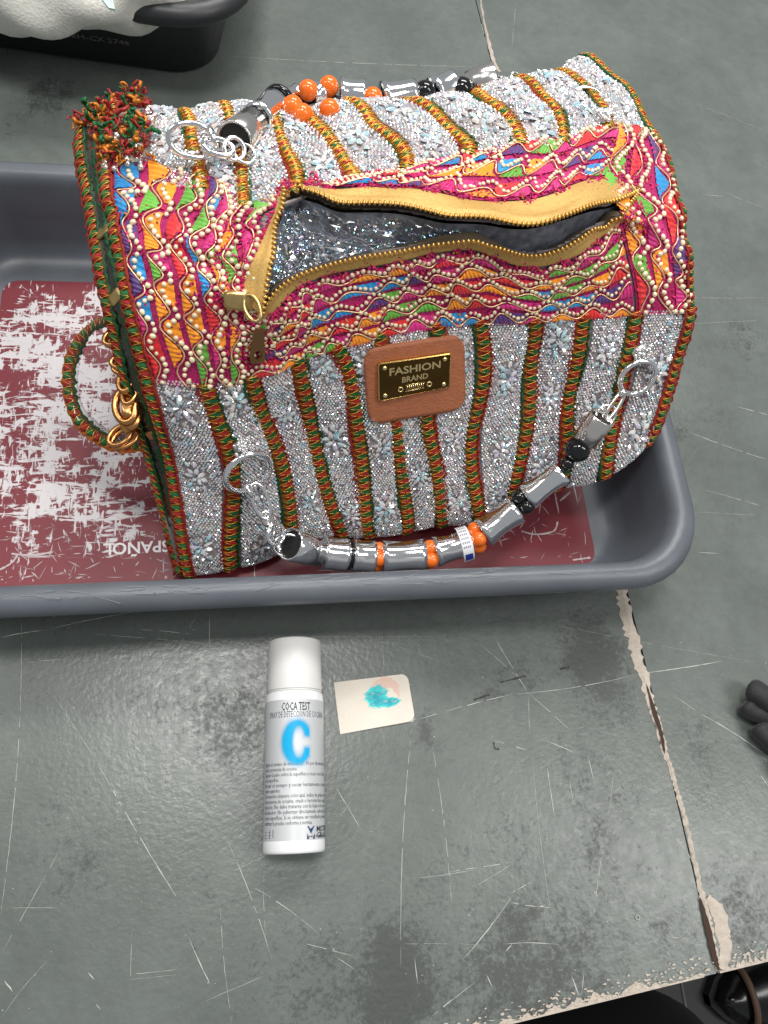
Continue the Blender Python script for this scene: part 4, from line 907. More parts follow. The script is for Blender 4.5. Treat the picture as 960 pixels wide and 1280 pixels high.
leather = link('leather_patch', make_mesh('leather_patch', Vp, [f for f in Fs]), mat('tan_leather', lin(166, 98, 64), .5, 0, noise=.10, nscale=180, bump=.7, bscale=620), bag)
# plate in the patch plane
PC = [at(px, py, 0) for px, py in ()]
pl_px = [(473, 502), (562, 484), (564, 441), (472, 454)]          # bl br tr tl
def hit(px, py, p0, nrm_):
    d = RW @ np.array([px - 480.0, py - 640.0, F_PX]); o = np.array([0, 0, CAM_H]); return o + d * (((p0 - o) @ nrm_) / (d @ nrm_))
p0 = front.reshape(-1, 3).mean(0) + Npl * .0022
k4 = [hit(a_, b_, p0, Npl) for a_, b_ in pl_px]
def plate_pt(x, y, h): return k4[0] * (1 - x) * (1 - y) + k4[1] * x * (1 - y) + k4[2] * x * y + k4[3] * (1 - x) * y + Npl * h
def rr_outline(r, n=5, ins=0.0):
    o = []
    for cx, cy, a0 in ((1 - r, 1 - r * 1.9, 0), (r, 1 - r * 1.9, 90), (r, r * 1.9, 180), (1 - r, r * 1.9, 270)):
        for k in range(n): a_ = math.radians(a0 + 90 * k / (n - 1)); o.append((cx + r * math.cos(a_), cy + r * 1.9 * math.sin(a_)))
    return [(.5 + (x - .5) * (1 - ins), .5 + (y - .5) * (1 - ins * 1.9)) for x, y in o]
mb = MB(); o1, o2 = rr_outline(.035), rr_outline(.035, 5, .03); m = len(o1)
V = [plate_pt(x, y, -.0024) for x, y in o1] + [plate_pt(x, y, .0002) for x, y in o1] + [plate_pt(x, y, .0006) for x, y in o2]
mb.add(V, [(i, (i + 1) % m, m + (i + 1) % m, m + i) for i in range(m)] + [(m + i, m + (i + 1) % m, 2 * m + (i + 1) % m, 2 * m + i) for i in range(m)]); 
rim = mb.build('plate_rim', mat('plate_gold', lin(214, 176, 104), .2, 1.0), leather, None, False)
mb = MB(); mb.add([plate_pt(x, y, .0006) for x, y in o2], [tuple(range(m))]); mb.build('name_plate', mat('plate_dark_gold', lin(96, 72, 36), .16, 1.0, noise=.2, nscale=60), leather, None, False)
M_plate = mat('plate_relief', lin(246, 220, 160), .2, 1.0)
def plate_text(body, cx, cy, wdt, hgt, name):
    Vt, Ft = text_mesh(body, 1, 'CENTER', 3, .25, 1.0, .02); x = (Vt[:, 0] - (Vt[:, 0].max() + Vt[:, 0].min()) / 2) / np.ptp(Vt[:, 0]); y = (Vt[:, 1] - (Vt[:, 1].max() + Vt[:, 1].min()) / 2) / np.ptp(Vt[:, 1])
    link(name, make_mesh(name, [plate_pt(cx + a_ * wdt, cy + b_ * hgt, .0006 + (.0006 if c_ > 0 else 0)) for a_, b_, c_ in zip(x, y, Vt[:, 2])], Ft, False), M_plate, leather)
plate_text('FASHION', .50, .74, .70, .20, 'raised_lettering'); plate_text('BRAND', .50, .48, .36, .15, 'raised_lettering')
for sx, sy in ((.09, .86), (.91, .86), (.09, .14), (.91, .14)):
    c_ = plate_pt(sx, sy, .0008); mb = MB(); mb.add(SPH_V * .0019 @ np.stack([Xp, Yp, Npl * .7]) + c_, SPH_F); mb.build('screw', M_plate, leather)
mb = MB()
for sx in (.30, .70):
    c_ = plate_pt(sx, .23, .0012); mb.add(*tube(ring_pts(c_, Xp, Yp, .0016, .0016, 14), .00055, 6, True))
for k in range(9): x = .385 + k * .028; mb.add(*tube([plate_pt(x, .17, .001), plate_pt(x + .012, .29, .001)], .0004, 5))
mb.add(*tube([plate_pt(.37, .31, .001), plate_pt(.64, .31, .001)], .0004, 5)); mb.add(*tube([plate_pt(.37, .15, .001), plate_pt(.63, .15, .001)], .0004, 5)); mb.build('bar_emblem', M_plate, leather)

# ---- left end: gusset, outer braid, cap
Bpx = np.array([(226, 717), (188, 578), (156, 472), (130, 360), (120, 298), (112, 250), (103, 205), (100, 180), (102, 152)], float); vb = np.array([1, 2, 3, 4, 5, 6, 7, 8, 9.0])
vs_ = np.linspace(.9, 9, 120); A_ = S(np.zeros(120), vs_, np.full(120, 0.0)); bpx = np.stack([np.interp(vs_, vb, Bpx[:, c]) for c in range(2)], 1)
zB = A_[:, 2] - .012; zB[0] = A_[0, 2]
B_ = np.array([at(x, y, z) for (x, y), z in zip(bpx, zB)]); B_ = smooth_path(B_[::6], 120)
V = np.concatenate([A_ * (1 - g) + B_ * g + np.array([0, 0, -.004 * math.sin(g * math.pi)]) for g in np.linspace(0, 1, 6)]); Fs = [(e * 120 + i, (e + 1) * 120 + i, (e + 1) * 120 + i + 1, e * 120 + i + 1) for e in range(5) for i in range(119)]
gus = link('end_gusset', make_mesh('end_gusset', V, Fs), mat('gusset_cloth', lin(66, 64, 42), .5, .15, noise=.7, nscale=300, bump=.6, bscale=900), bag)
nb = nrm(np.array([-.8, -.25, .75])[None] + 0 * B_); braid(B_, nb, .0110, 'r', 'g', single=False, seed=70)
mb = MB(); gq = A_ * .62 + B_ * .38 + np.array([0, 0, .0015]) + rng.normal(0, .0004, A_.shape); mb.add(*tube(gq, .0019 * (1 + .2 * np.sin(np.arange(120) * 1.9)), 6)); mb.build('green_piping', M_greencord, bag)
# clear film over the gusset
V = np.concatenate([A_ * (1 - g) + B_ * g + np.array([0, 0, .0025]) + rng.normal(0, .0005, A_.shape) * (0 < g < 1) for g in (0.05, .35, .7, 1.0)]); link('gusset_film', make_mesh('gusset_film', V, [(e * 120 + i, (e + 1) * 120 + i, (e + 1) * 120 + i + 1, e * 120 + i + 1) for e in range(3) for i in range(119)], True), fm, bag)
for vq in (2.35, 5.1, 3.9):
    k = int(np.argmin(abs(vs_ - vq))); c_ = A_[k] * .45 + B_[k] * .55 + np.array([0, 0, .003]); D = nrm(B_[k] - A_[k]); Td = nrm(A_[k + 1] - A_[k]); mb = MB(); mb.add(*boxm(c_, D, nrm(np.cross(D, np.cross(Td, D))), nrm(np.cross(D, Td)), .0055, .0035, .0012)); mb.build('metal_clip', M_brass, bag, None, False)
for side, Lp_ in ((0, np.concatenate([B_, S(np.zeros(12), np.linspace(9.2, 11, 12)), S(np.zeros(4), np.linspace(0, .8, 4))])), (1, S(np.ones(130), np.linspace(0, 11, 130)))):
    cen = Lp_.mean(0) + np.array([-.004 if side == 0 else .006, 0, 0]); m = len(Lp_); mid_ = Lp_ * .55 + cen * .45 + np.array([-.003 if side == 0 else .005, 0, 0]); V = np.concatenate([Lp_, mid_, [cen]])
    Fs = [(i, (i + 1) % m, m + (i + 1) % m, m + i) for i in range(m)] + [(m + i, m + (i + 1) % m, 2 * m) for i in range(m)]; link('end_panel', make_mesh('end_panel', V, Fs if side else [f[::-1] for f in Fs]), M_shell, bag)
# frayed tangle at the rear left corner
for nm_, cm, cnt in (('red', lin(150, 30, 24), 120), ('green', lin(14, 90, 44), 90), ('gold', lin(196, 118, 38), 110)):
    mb = MB()
    for k in range(cnt):
        tq5 = rng.random(); px = float(np.interp(tq5, [0, .35, .7, 1], [104, 132, 164, 190])) + rng.normal(0, 5); py = float(np.interp(tq5, [0, .35, .7, 1], [156, 140, 122, 142])) + rng.normal(0, 7)
        c_ = at(px, py, rng.uniform(.200, .214))
        if k % 2:
            fu, fv = uv(rng.uniform(128, 188), rng.uniform(150, 204)); c_ = S(np.array([fu]), np.array([fv]), np.array([rng.uniform(.002, .007)]))[0]
        pts = [c_]; dr = nrm(rng.normal(0, 1, 3))
        for e in range(6): dr = nrm(dr + rng.normal(0, 1.0, 3)); pts.append(pts[-1] + dr * .0021)
        mb.add(*tube(smooth_path(pts, 16), rng.choice([.0003, .0005, .0008, .0013]), 5))
    mb.build('frayed_thread', mat('fray_' + nm_, cm, .5, .5 if nm_ == 'gold' else .1, noise=.4, nscale=900), bag, 'stuff')
mb = MB(); c_ = at(150, 178, .202)
for k in range(70):
    fu, fv = uv(rng.uniform(128, 178), rng.uniform(172, 215)); p = S(np.array([fu]), np.array([fv]), np.array([.0022]))[0]; mb.add(ICO_V * rng.uniform(.0012, .0028) + p, ICO_F)
mb.build('loose_crystals', mat('loose_crystal', (.72, .68, .64, 1), .2, .7), bag, 'stuff')
# corner swelling under the tangle
mb = MB(); Vb_, Fb_ = BIG_V, BIG_F; c_ = at(148, 165, .190); mb.add(Vb_ * np.array([.021, .017, .018]) + c_, Fb_); mb.build('corner_fold', mat('corner_cloth', lin(96, 62, 40), .7, .1, noise=.6, nscale=260, bump=.9, bscale=500), bag)

# ---- braided end loop and gold chain
lp = smooth_path([at(x, y, z) for x, y, z in ((156, 402, .165), (128, 402, .150), (104, 420, .135), (88, 452, .125), (86, 490, .115), (98, 524, .105), (124, 548, .10), (150, 558, .098), (184, 556, .10))], 90)
nl = nrm(np.array([-.15, -.1, 1.0])[None] + 0 * lp); braid(lp, nl, .0098, 'g', None, single=False, seed=81, name='end_loop')
mb = MB(); sdl = np.cross(nrm(np.gradient(lp, axis=0)), nl); e0 = lp - sdl * .0058 + nl * .0005
V = np.concatenate([e0 - sdl * .0006, e0 - sdl * .0028 + nl * .002, lp + nl * .0048, ]); V += rng.normal(0, .0002, V.shape); mb.add(V, [(q_ * 90 + i, q_ * 90 + i + 1, (q_ + 1) * 90 + i + 1, (q_ + 1) * 90 + i) for q_ in range(2) for i in range(89)]); mb.build('loop_film', fm, bag, None, True)
ch = None
for x, y, z, ang, a1, a2, r in ((146, 420, .165, .5, .0085, .0045, .0015), (150, 424, .162, .6, .0080, .0040, .0014), (153, 452, .155, .05, .0070, .0035, .0016), (155, 458, .153, .15, .0070, .0040, .0014), (158, 474, .148, 1.4, .0085, .0042, .0018), (163, 490, .143, 1.3, .0085, .0040, .0018), (157, 508, .138, 1.7, .0110, .0060, .0022), (165, 520, .134, 1.5, .0080, .0040, .0020), (150, 544, .118, .7, .0085, .0050, .0015), (156, 548, .116, .5, .0090, .0050, .0014)):
    c_ = at(x, y, z); A1 = np.array([math.cos(ang), math.sin(ang), .15]); B1 = nrm(np.cross(np.array([-.3, -.2, 1.0]), A1)); mb = MB(); mb.add(*tube(ring_pts(c_, nrm(A1), B1, a1 * 1.0, a2 * 1.15, 22), r * 1.2, 8, True))
    ch = mb.build('chain_link' if ch else 'gold_chain', M_goldmetal, ch or bag) if ch is None else (mb.build('chain_link', M_goldmetal, ch), ch)[1]
mb = MB()
for x, y, z, s_ in ((160, 505, .139, .0075), (164, 518, .134, .0070), (158, 528, .130, .0062)):
    Vq = BIG_V * np.array([.6, 1.25, .45]) * s_; Vq = Vq + .0012 * np.sin(Vq * 900); mb.add(Vq + at(x, y, z), BIG_F)
mb.build('clasp_body', M_goldmetal, ch)

# ---- handles
def pathpts(L_): return np.array([at(x, y, z) for x, y, z in L_])
def chrome_tube(A1, B1, r, parent, m=M_chrome, flare=.22, cup=False):
    D = B1 - A1; Lg = np.linalg.norm(D); D = D / Lg
    if cup: prof = [(Lg, .0006), (Lg, r * .8), (Lg * .98, r * .97), (Lg * .5, r), (0, r * 1.03), (-.0004, r * .98), (.0004, r * .86), (Lg * .7, r * .80), (Lg * .72, .0005)]
    else:
        prof = [(0, r * .4)] + [(Lg * t, r * (1 - flare * math.sin(math.pi * t) ** .8)) for t in np.linspace(0, 1, 9)] + [(Lg, r * .4)]
        prof = [prof[0], (0, r * .97)] + prof[2:-2] + [(Lg, r * .97), prof[-1]]
    mb = MB(); mb.add(*lathe(prof, A1, D, 30)); o = mb.build('end_cup' if cup else 'chrome_tube', m, parent)
    if cup: mb = MB(); mb.add(*lathe([(.0016, .0002), (.0016, r * .87)], A1, D, 24)); mb.build('cup_shade_disc', mat('cup_shade_black', (.008, .008, .008, 1), .5), parent)  # black disc paints the darkness inside the cup's open end
    return o
def ball(c_, r, m, parent, name): mb = MB(); mb.add(BIG_V * r + c_, BIG_F); return mb.build(name, m, parent)
def cluster(c_, D, r, m, parent, name, k=4, off=.7, ph=0.0):
    D = nrm(D); e1 = nrm(np.cross(D, np.array([0, 0, 1.0]))); e2 = np.cross(D, e1)
    for j in range(k): a_ = ph + j * 2 * math.pi / k; ball(c_ + (e1 * math.cos(a_) + e2 * math.sin(a_)) * r * off * 1.45, r, m, parent, name)
def torus(c_, nvec, r, rt, parent, name, m=M_chrome, sq=1.0):
    nvec = nrm(np.asarray(nvec, float)); e1 = nrm(np.cross(nvec, np.array([0, 1.0, 0]))); e2 = np.cross(nvec, e1); mb = MB(); mb.add(*tube(ring_pts(c_, e1, e2, r, r * sq, 40), rt, 10, True)); return mb.build(name, m, parent)
def link_oval(A1, B1, w, rt, nvec, parent, name, m=M_chrome):
    D = B1 - A1; Lg = np.linalg.norm(D); D = D / Lg; sx = nrm(np.cross(nvec, D)); mb = MB(); mb.add(*tube(ring_pts((A1 + B1) / 2, D, sx, Lg / 2, w, 28), rt, 8, True)); return mb.build(name, m, parent)
M_cordk = mat('black_cord', (.01, .01, .012, 1), .6)
# front handle
FH = [(372, 686, .056), (400, 690, .050), (437, 694, .046), (472, 696, .044), (537, 693, .046), (592, 677, .053), (648, 634, .068), (703, 588, .094), (722, 562, .108), (742, 538, .120)]
P_ = pathpts(FH); mb = MB(); mb.add(*tube(smooth_path(P_, 60), .0028, 8)); fh = mb.build('handle', M_cordk, bag)
fh['label'] = 'front handle of chrome tubes, orange and black beads'
RT = .0130
def seg(i, j, a_=.0, b_=1.0): return P_[i] + (P_[j] - P_[i]) * a_, P_[i] + (P_[j] - P_[i]) * b_
A1, B1 = at(362, 680, .074), at(396, 690, .052); chrome_tube(A1, B1, .0118, fh, M_chrome, 0, True)
ball(at(399, 690, .050), .0098, M_black, fh, 'black_bead')
A1, B1 = at(404, 691, .049), at(434, 694, .046); chrome_tube(A1, B1, RT, fh, flare=.04)
torus(at(436.5, 694, .046), B1 - A1, .0108, .0012, fh, 'black_ring', M_black)
A1, B1 = at(440, 694, .046), at(467, 696, .044); chrome_tube(A1, B1, RT, fh, flare=.08)
cluster(at(472, 696, .044), B1 - A1, .0058, M_orange, fh, 'orange_bead', 4, .72, .6)
A1, B1 = at(478, 696, .044), at(531, 693, .046); chrome_tube(A1, B1, RT, fh, flare=.14)
cluster(at(537, 693, .046), B1 - A1, .0062, M_orange, fh, 'orange_bead', 4, .74, 1.0)
A1, B1 = at(544, 690, .047), at(588, 678, .052); chrome_tube(A1, B1, RT * .97, fh, flare=.20)
cluster(at(596, 672, .055), B1 - A1, .0062, M_orange, fh, 'orange_bead', 4, .74, .5)
A1, B1 = at(604, 667, .057), at(645, 637, .068); chrome_tube(A1, B1, RT * .97, fh, flare=.20)
cluster(at(653, 628, .071), B1 - A1, .0060, M_black, fh, 'black_bead', 4, .75, .9)
A1, B1 = at(660, 621, .074), at(703, 589, .093); chrome_tube(A1, B1, RT * .90, fh, flare=.22)
ball(at(709, 579, .099), .0052, M_black, fh, 'black_bead'); ball(at(722, 562, .108), .0098, M_black, fh, 'black_bead')
A1, B1 = at(753, 521, .134), at(731, 551, .114); chrome_tube(A1, B1, .0098, fh, M_chrome_worn, 0, True)
nf_ = N0(np.array([.93]), np.array([2.2]))[0][0]
torus(at(757, 520, .130), nf_ + np.array([.2, -.1, .2]), .0088, .0009, fh, 'link_ring')
link_oval(at(781, 488, .142), at(757, 524, .131), .0035, .0014, nf_, fh, 'swivel_clasp', M_chrome_worn)
ball(at(778, 491, .143), .0030, M_chrome, fh, 'clasp_knob'); ball(at(757, 524, .1285), .0040, M_chrome_worn, fh, 'clasp_knob')
def surf_ring(px, py, r, rt, lift, tilt, parent):
    u_, v_ = uv(px, py); Pc, Nc, Tu, Tv = [a_[0] for a_ in SN(np.array([u_]), np.array([v_]), lift)]; return torus(Pc, Nc + Tv * tilt, r, rt, parent, 'handle_ring'), Pc, Nc, Tu, Tv
rg, Pc, Nc, Tu, Tv = surf_ring(793, 467, .0138, .0020, .0060, -.1, bag)
rg, Pc, Nc, Tu, Tv = surf_ring(307, 584, .0168, .0023, .0060, -.1, bag)
link_oval(at(318, 604, .106), at(334, 648, .090), .0055, .0017, Nc, fh, 'swivel_clasp'); torus(at(312, 612, .107), np.array([.8, .3, .3]), .0052, .0016, fh, 'link_ring')
link_oval(at(331, 640, .092), at(336, 655, .086), .0028, .0022, Nc, fh, 'clasp_swivel', M_chrome_worn)
torus(at(345, 668, .083), nrm(np.array([.5, -.3, .6])), .0075, .0013, fh, 'link_ring'); torus(at(340, 664, .082), nrm(np.array([.9, -.2, .2])), .0062, .0013, fh, 'link_ring'); torus(at(360, 682, .071), nrm(np.array([.1, -.6, .7])), .0105, .0011, fh, 'link_ring', sq=.8)
# fabric tabs that hold the rings
for px, py, sx in ((302, 556, 1), (800, 440, 1), (233, 205, 1), (752, 150, 1)):
    u_, v_ = uv(px, py); Pq, Nq, Tu, Tv = [a_[0] for a_ in SN(np.array([u_]), np.array([v_]), .0028)]; mb = MB()
    for k in range(40):
        x, y = rng.uniform(-.007, .007), rng.uniform(-.006, .006); mb.add(ICO_V * rng.uniform(.0010, .0019) + Pq + Tu * x + Tv * y + Nq * (.0030 * (1 - (y / .007) ** 2)), ICO_F)
    mb.add(SPH_V @ (np.stack([Tu * .0075, Tv * .006, Nq * .004])) + Pq - Nq * .0015, SPH_F); mb.build('ring_tab', mat('silver_tab', (.8, .79, .79, 1), .2, .8), bag, 'stuff')
# price tag round the front handle
ta, tb2 = at(571, 683, .0), at(588, 676, .0); D = nrm(at(588, 678, .052) - at(544, 690, .047)); c_ = at(580, 680, .0505); e1 = nrm(np.cross(D, np.array([0, 0, 1.0]))); e2 = np.cross(e1, D)
V = []; k_ = 22
for q_ in np.linspace(math.radians(-15), math.radians(175), k_):
    for w_ in (-.0042, .0042): V.append(c_ + D * w_ + (e1 * math.cos(q_) + e2 * math.sin(q_)) * .0138)
tagp = link('price_tag', make_mesh('price_tag', V, [(2 * i, 2 * i + 1, 2 * i + 3, 2 * i + 2) for i in range(k_ - 1)]), mat('tag_white', lin(232, 232, 236), .5), fh)
V = []
for q_ in np.linspace(math.radians(8), math.radians(38), 6):
    for w_ in (-.0030, .0030): V.append(c_ + D * w_ + (e1 * math.cos(q_) + e2 * math.sin(q_)) * .01405)
link('tag_print', make_mesh('tag_print', V, [(2 * i, 2 * i + 1, 2 * i + 3, 2 * i + 2) for i in range(5)]), mat('tag_blue', lin(30, 56, 150), .5), fh)
mb = MB()
for q0 in range(60, 170, 14):
    for w_ in np.arange(-.0032, .003, .0016):
        ql = np.radians([q0, q0 + 6]); mb.add([c_ + D * (w_ + d_) + (e1 * math.cos(q_) + e2 * math.sin(q_)) * .01405 for q_, d_ in ((ql[0], 0), (ql[0], .0009), (ql[1], .0009), (ql[1], 0))], [(0, 1, 2, 3)])
mb.build('tag_print', mat('tag_ink', lin(130, 132, 144), .6), fh, None, False)
# rear handle
ZR = .212
RHp = pathpts([(312, 162, .236), (338, 138, .226), (352, 128, .216), (378, 128, .208), (395, 124, ZR), (412, 122, ZR), (440, 128, ZR), (466, 124, ZR), (500, 128, ZR), (531, 120, ZR), (555, 116, ZR), (578, 112, ZR), (604, 104, .207)])
mb = MB(); mb.add(*tube(smooth_path(RHp, 70), .0024, 8)); rh = mb.build('handle', M_cordk, bag); rh['label'] = 'rear handle of chrome tubes, orange and black beads'
A1, B1 = at(293, 176, .243), at(315, 156, .230); chrome_tube(A1, B1, .0112, rh, M_chrome_worn, 0, True)
torus(at(320, 151, .230), B1 - A1, .0070, .0022, rh, 'black_ring', M_black)
A1, B1 = at(322, 149, .229), at(343, 132, .221); chrome_tube(A1, B1, .0108, rh, flare=.14)
torus(at(349, 128, .217), B1 - A1, .0088, .0028, rh, 'black_ring', M_black); ball(at(338, 160, .219), .0055, M_black, rh, 'black_bead')
A1, B1 = at(356, 122, .211), at(372, 117, .208); chrome_tube(A1, B1, .0070, rh)
for x, y in ((385, 113), (378, 143), (366, 133), (411, 108), (412, 137), (466, 122)): ball(at(x, y, ZR + (.006 if y < 130 else .017)), .0069, M_orange, rh, 'orange_bead')
ball(at(466, 134, ZR - .006), .0062, M_orange, rh, 'orange_bead')
for xa, ya, xb, yb, r in ((392, 120, 404, 119, .0100), (425, 119, 455, 122, .0120), (478, 123, 518, 119, .0112), (542, 116, 566, 107, .0112)): chrome_tube(at(xa, ya, ZR), at(xb, yb, ZR), r, rh, flare=.10)
ball(at(531, 115, ZR + .004), .0078, M_black, rh, 'black_bead'); ball(at(531, 127, ZR - .004), .0062, M_black, rh, 'black_bead'); ball(at(577, 112, ZR + .002), .0085, M_black, rh, 'black_bead')
A1, B1 = at(619, 97, .215), at(584, 109, .207); chrome_tube(A1, B1, .0108, rh, M_chrome_worn, 0, True)
for x, y, nx_, r in ((630, 98, (.2, .5, .8), .0060), (642, 100, (.7, -.5, .4), .0052), (652, 104, (.1, .4, .9), .0058), (664, 106, (.6, .3, .5), .0050)): torus(at(x, y, .212), np.array(nx_), r, .0013, rh, 'link_ring')
link_oval(at(668, 104, .213), at(708, 112, .214), .0040, .0015, np.array([0, -.4, .9]), rh, 'swivel_clasp'); link_oval(at(694, 107, .216), at(748, 124, .218), .0060, .0016, np.array([0, -.3, .9]), rh, 'swivel_clasp', M_chrome_worn)
torus(at(735, 124, .219), np.array([.1, -.55, .8]), .0125, .0016, bag, 'handle_ring', sq=.62)
torus(at(241, 176, .246), np.array([.1, -.75, .6]), .0140, .0017, bag, 'handle_ring', sq=.66)
link_oval(at(255, 180, .249), at(292, 188, .246), .0052, .0018, np.array([0, -.2, 1.0]), rh, 'swivel_clasp'); torus(at(267, 172, .250), np.array([.9, .2, .3]), .0060, .0015, rh, 'link_ring'); torus(at(293, 186, .246), np.array([.3, -.5, .7]), .0062, .0014, rh, 'link_ring'); torus(at(306, 192, .243), np.array([.2, -.2, .9]), .0062, .0010, rh, 'link_ring')

# ================================================================== SPRAY CAN
CR = .0212
ca, cb = at(368.5, 802, CR), at(367.5, 1066, CR); Dc = nrm(cb - ca); Lc = np.linalg.norm(cb - ca)
can = thing('spray_can', 'white and silver spray can with a cyan letter C lying on the table', 'spray can', (ca + cb) / 2 * np.array([1, 1, 0]))
capL = Lc * .268
def can_prof(L_): return [(a_ * Lc, b_ * CR) for a_, b_ in L_]
M_cap = mat('white_cap', lin(220, 218, 215), .38, 0, noise=.03, nscale=40); M_body = mat('can_lacquer', lin(196, 198, 200), .42, .15)
M_ring = mat('can_white_lacquer', lin(236, 236, 238), .25, .05)
mb = MB(); mb.add(*lathe(can_prof([(0, .02), (0, .86), (.004, .905), (.010, .925), (.13, .935), (.262, .945), (.266, .94), (.266, .80)]), ca, Dc, 48)); mb.build('cap', M_cap, can)
mb = MB(); mb.add(*lathe(can_prof([(.262, .5), (.262, .86), (.268, .93), (.275, .965), (.285, .985), (.305, 1.0), (.312, 1.0)]), ca, Dc, 48)); mb.build('shoulder', M_ring, can)
mb = MB(); mb.add(*lathe(can_prof([(.312, 1.0), (.945, 1.0)]), ca, Dc, 64)); mb.build('can_body', M_body, can)
mb = MB(); mb.add(*lathe(can_prof([(.945, 1.0), (.95, 1.004), (.985, 1.004), (.995, .985), (1.0, .95), (1.0, .88), (.985, .84), (.96, .3), (.955, .02)]), ca, Dc, 64)); mb.build('base_rim', M_ring, can)
mb = MB(); mb.add(*lathe(can_prof([(.255, .955), (.2555, .9575), (.2575, .9575), (.258, .955)]), ca, Dc, 48)); mb.build('cap_seam', mat('seam_grey', lin(170, 170, 168), .5), can)
e1 = nrm(np.array([0, 0, 1.0]) - Dc * Dc[2]); e2 = np.cross(e1, Dc)      # e1 up; e2 picture-right when Dc points down the picture
if e2[0] < 0: e2 = -e2
ROT = math.radians(3)
def can_pt(x, y, h=.00012):
    """x = arc distance from the label centre (right +), y = distance from the cap end"""
    th = x / CR + ROT; return ca + Dc * y + (e1 * math.cos(th) + e2 * math.sin(th)) * (CR + h)
def can_text(body, x, y, size, name, m, align='CENTER', wdt=None, bold=0.0, xmax=math.radians(86)):
    Vt, Ft = text_mesh(body, size, align, 1, 0, 1.0, bold)
    if wdt: Vt[:, 0] *= wdt / max(np.ptp(Vt[:, 0]), 1e-6)
    return np.array([can_pt(x + a_, y - b_) for a_, b_ in Vt[:, :2]]), Ft
M_ink = mat('can_ink', lin(52, 54, 60), .6, spec=.15); M_cyan = mat('can_cyan', lin(4, 164, 214), .4, spec=.2)
mb = MB(); mb.add(*can_text('COCA TEST', -.001, Lc * .348, .0079, '', None, bold=.0001, wdt=.0208)); mb.build('title_lettering', M_ink, can, None, False)
mb = MB(); mb.add(*can_text('SPRAY DE DETECCIÓN DE COCAÍNA', .0005, Lc * .384, .0060, '', None, wdt=.046)); mb.build('subtitle_lettering', mat('can_ink_grey', lin(84, 86, 92), .6, spec=.15), can, None, False)
lines = [('Agitar el envase de muestra nº 10 por disolución de', 1), ('ácido y presencia de cocaína.', .72), ('Apoyar el paño sobre la superficie y tocar con el dorso', 1), ('en la superficie.', .42), ('Rociar el ensayo y secar lentamente a unos', 1), ('veinte segundos.', .40), ('Si la muestra adquiere color azul, indica de golpe casos', 1),
         ('de presencia de cocaína, crack o heroína base, según', 1), ('reacción. No debe tratarse con la lejía ni los ojos', 1), ('del detector. No pulverizar directamente sobre la piel', 1), ('u otra superficie. Si se obtiene un resultado positivo', 1), ('confirmar la prueba conforme a normas.', .86)]
mb = MB()
for k, (tx, wf) in enumerate(lines):
    y = Lc * (.610 + k * .0236); Vt, Ft = text_mesh(tx, .0038, 'LEFT', 1); Vt[:, 0] -= Vt[:, 0].min(); Vt[:, 0] *= (.055 / np.ptp(Vt[:, 0])) if wf == 1 else .62; mb.add(np.array([can_pt(-.0275 + a_, y - b_) for a_, b_ in Vt[:, :2]]), Ft)
mb.build('instructions_lettering', M_ink, can, None, False)
mb = MB(); Vt, Ft = text_mesh('MISTRAL', .0052, 'LEFT', 1, bold=.00008); mb.add(np.array([can_pt(.0145 + a_, Lc * .900 - b_) for a_, b_ in Vt[:, :2]]), Ft); Vt, Ft = text_mesh('GROUP', .0052, 'LEFT', 1, bold=.00008); mb.add(np.array([can_pt(.0145 + a_, Lc * .927 - b_) for a_, b_ in Vt[:, :2]]), Ft)
Vt, Ft = text_mesh('www.mistralgroup.com', .0026, 'LEFT', 1); mb.add(np.array([can_pt(.0075 + a_, Lc * .9395 - b_ - .0015) for a_, b_ in Vt[:, :2]]), Ft); mb.build('maker_lettering', M_ink, can, None, False)
mb = MB()
for tri_ in (((.0070, .0), (.0128, .0), (.0099, .0048)), ((.0068, .0044), (.0085, .0078), (.0068, .0082)), ((.0130, .0044), (.0113, .0078), (.0130, .0082))): mb.add([can_pt(a_, Lc * .886 + b_) for a_, b_ in tri_], [(0, 1, 2)], None)
mb.build('maker_emblem', mat('can_navy', lin(22, 62, 104), .4), can, None, False)
mb = MB()
for k in range(3): mb.add([can_pt(x, Lc * (.905 + .012 * k) + y) for x, y in ((-.026, 0), (-.0205, 0), (-.0205, .0005), (-.026, .0005))], [(0, 1, 2, 3)])
for x in (-.0205, -.0175): mb.add([can_pt(a_, b_) for a_, b_ in ((x, Lc * .895), (x + .0004, Lc * .895), (x + .0004, Lc * .93), (x, Lc * .93))], [(0, 1, 2, 3)])
mb.build('small_print_box', M_ink, can, None, False)
# halftone C
CY = Lc * .512; RX, RY = .0114, .0158
def in_c(x, y):
    o = 1 - math.hypot(x / RX, y / RY); i_ = math.hypot((x - .0012) / .0038, y / .0088) - 1
    d_ = min(o * .012, i_ * .0045)
    if x > 0.001: d_ = min(d_, abs(y) - .0032 - .0 * x) if x > .0 else d_
    if x > .0088: d_ = min(d_, .0088 - x)
    return d_
mb = MB(); ps = .00125; row = 0; y = -RY * 1.12
while y < RY * 1.12:
    x = -RX * 1.12 + (ps / 2 if row % 2 else 0)
    while x < RX * 1.12:
        d_ = in_c(x, y); s_ = ps * .56 if d_ > .0022 else ps * max(0, .30 + d_ / .0088)
        if s_ > ps * .08: s_ = min(s_, ps * .56); hh = .00014 + (row % 2) * .00003; mb.add([can_pt(x + a_ * s_, CY + y + b_ * s_, hh) for a_, b_ in ((1, 0), (0, 1), (-1, 0), (0, -1))], [(0, 1, 2, 3)])
        x += ps
    y += ps / 2; row += 1
mb.build('halftone_letter', M_cyan, can, None, False)
mb = MB()
core = []
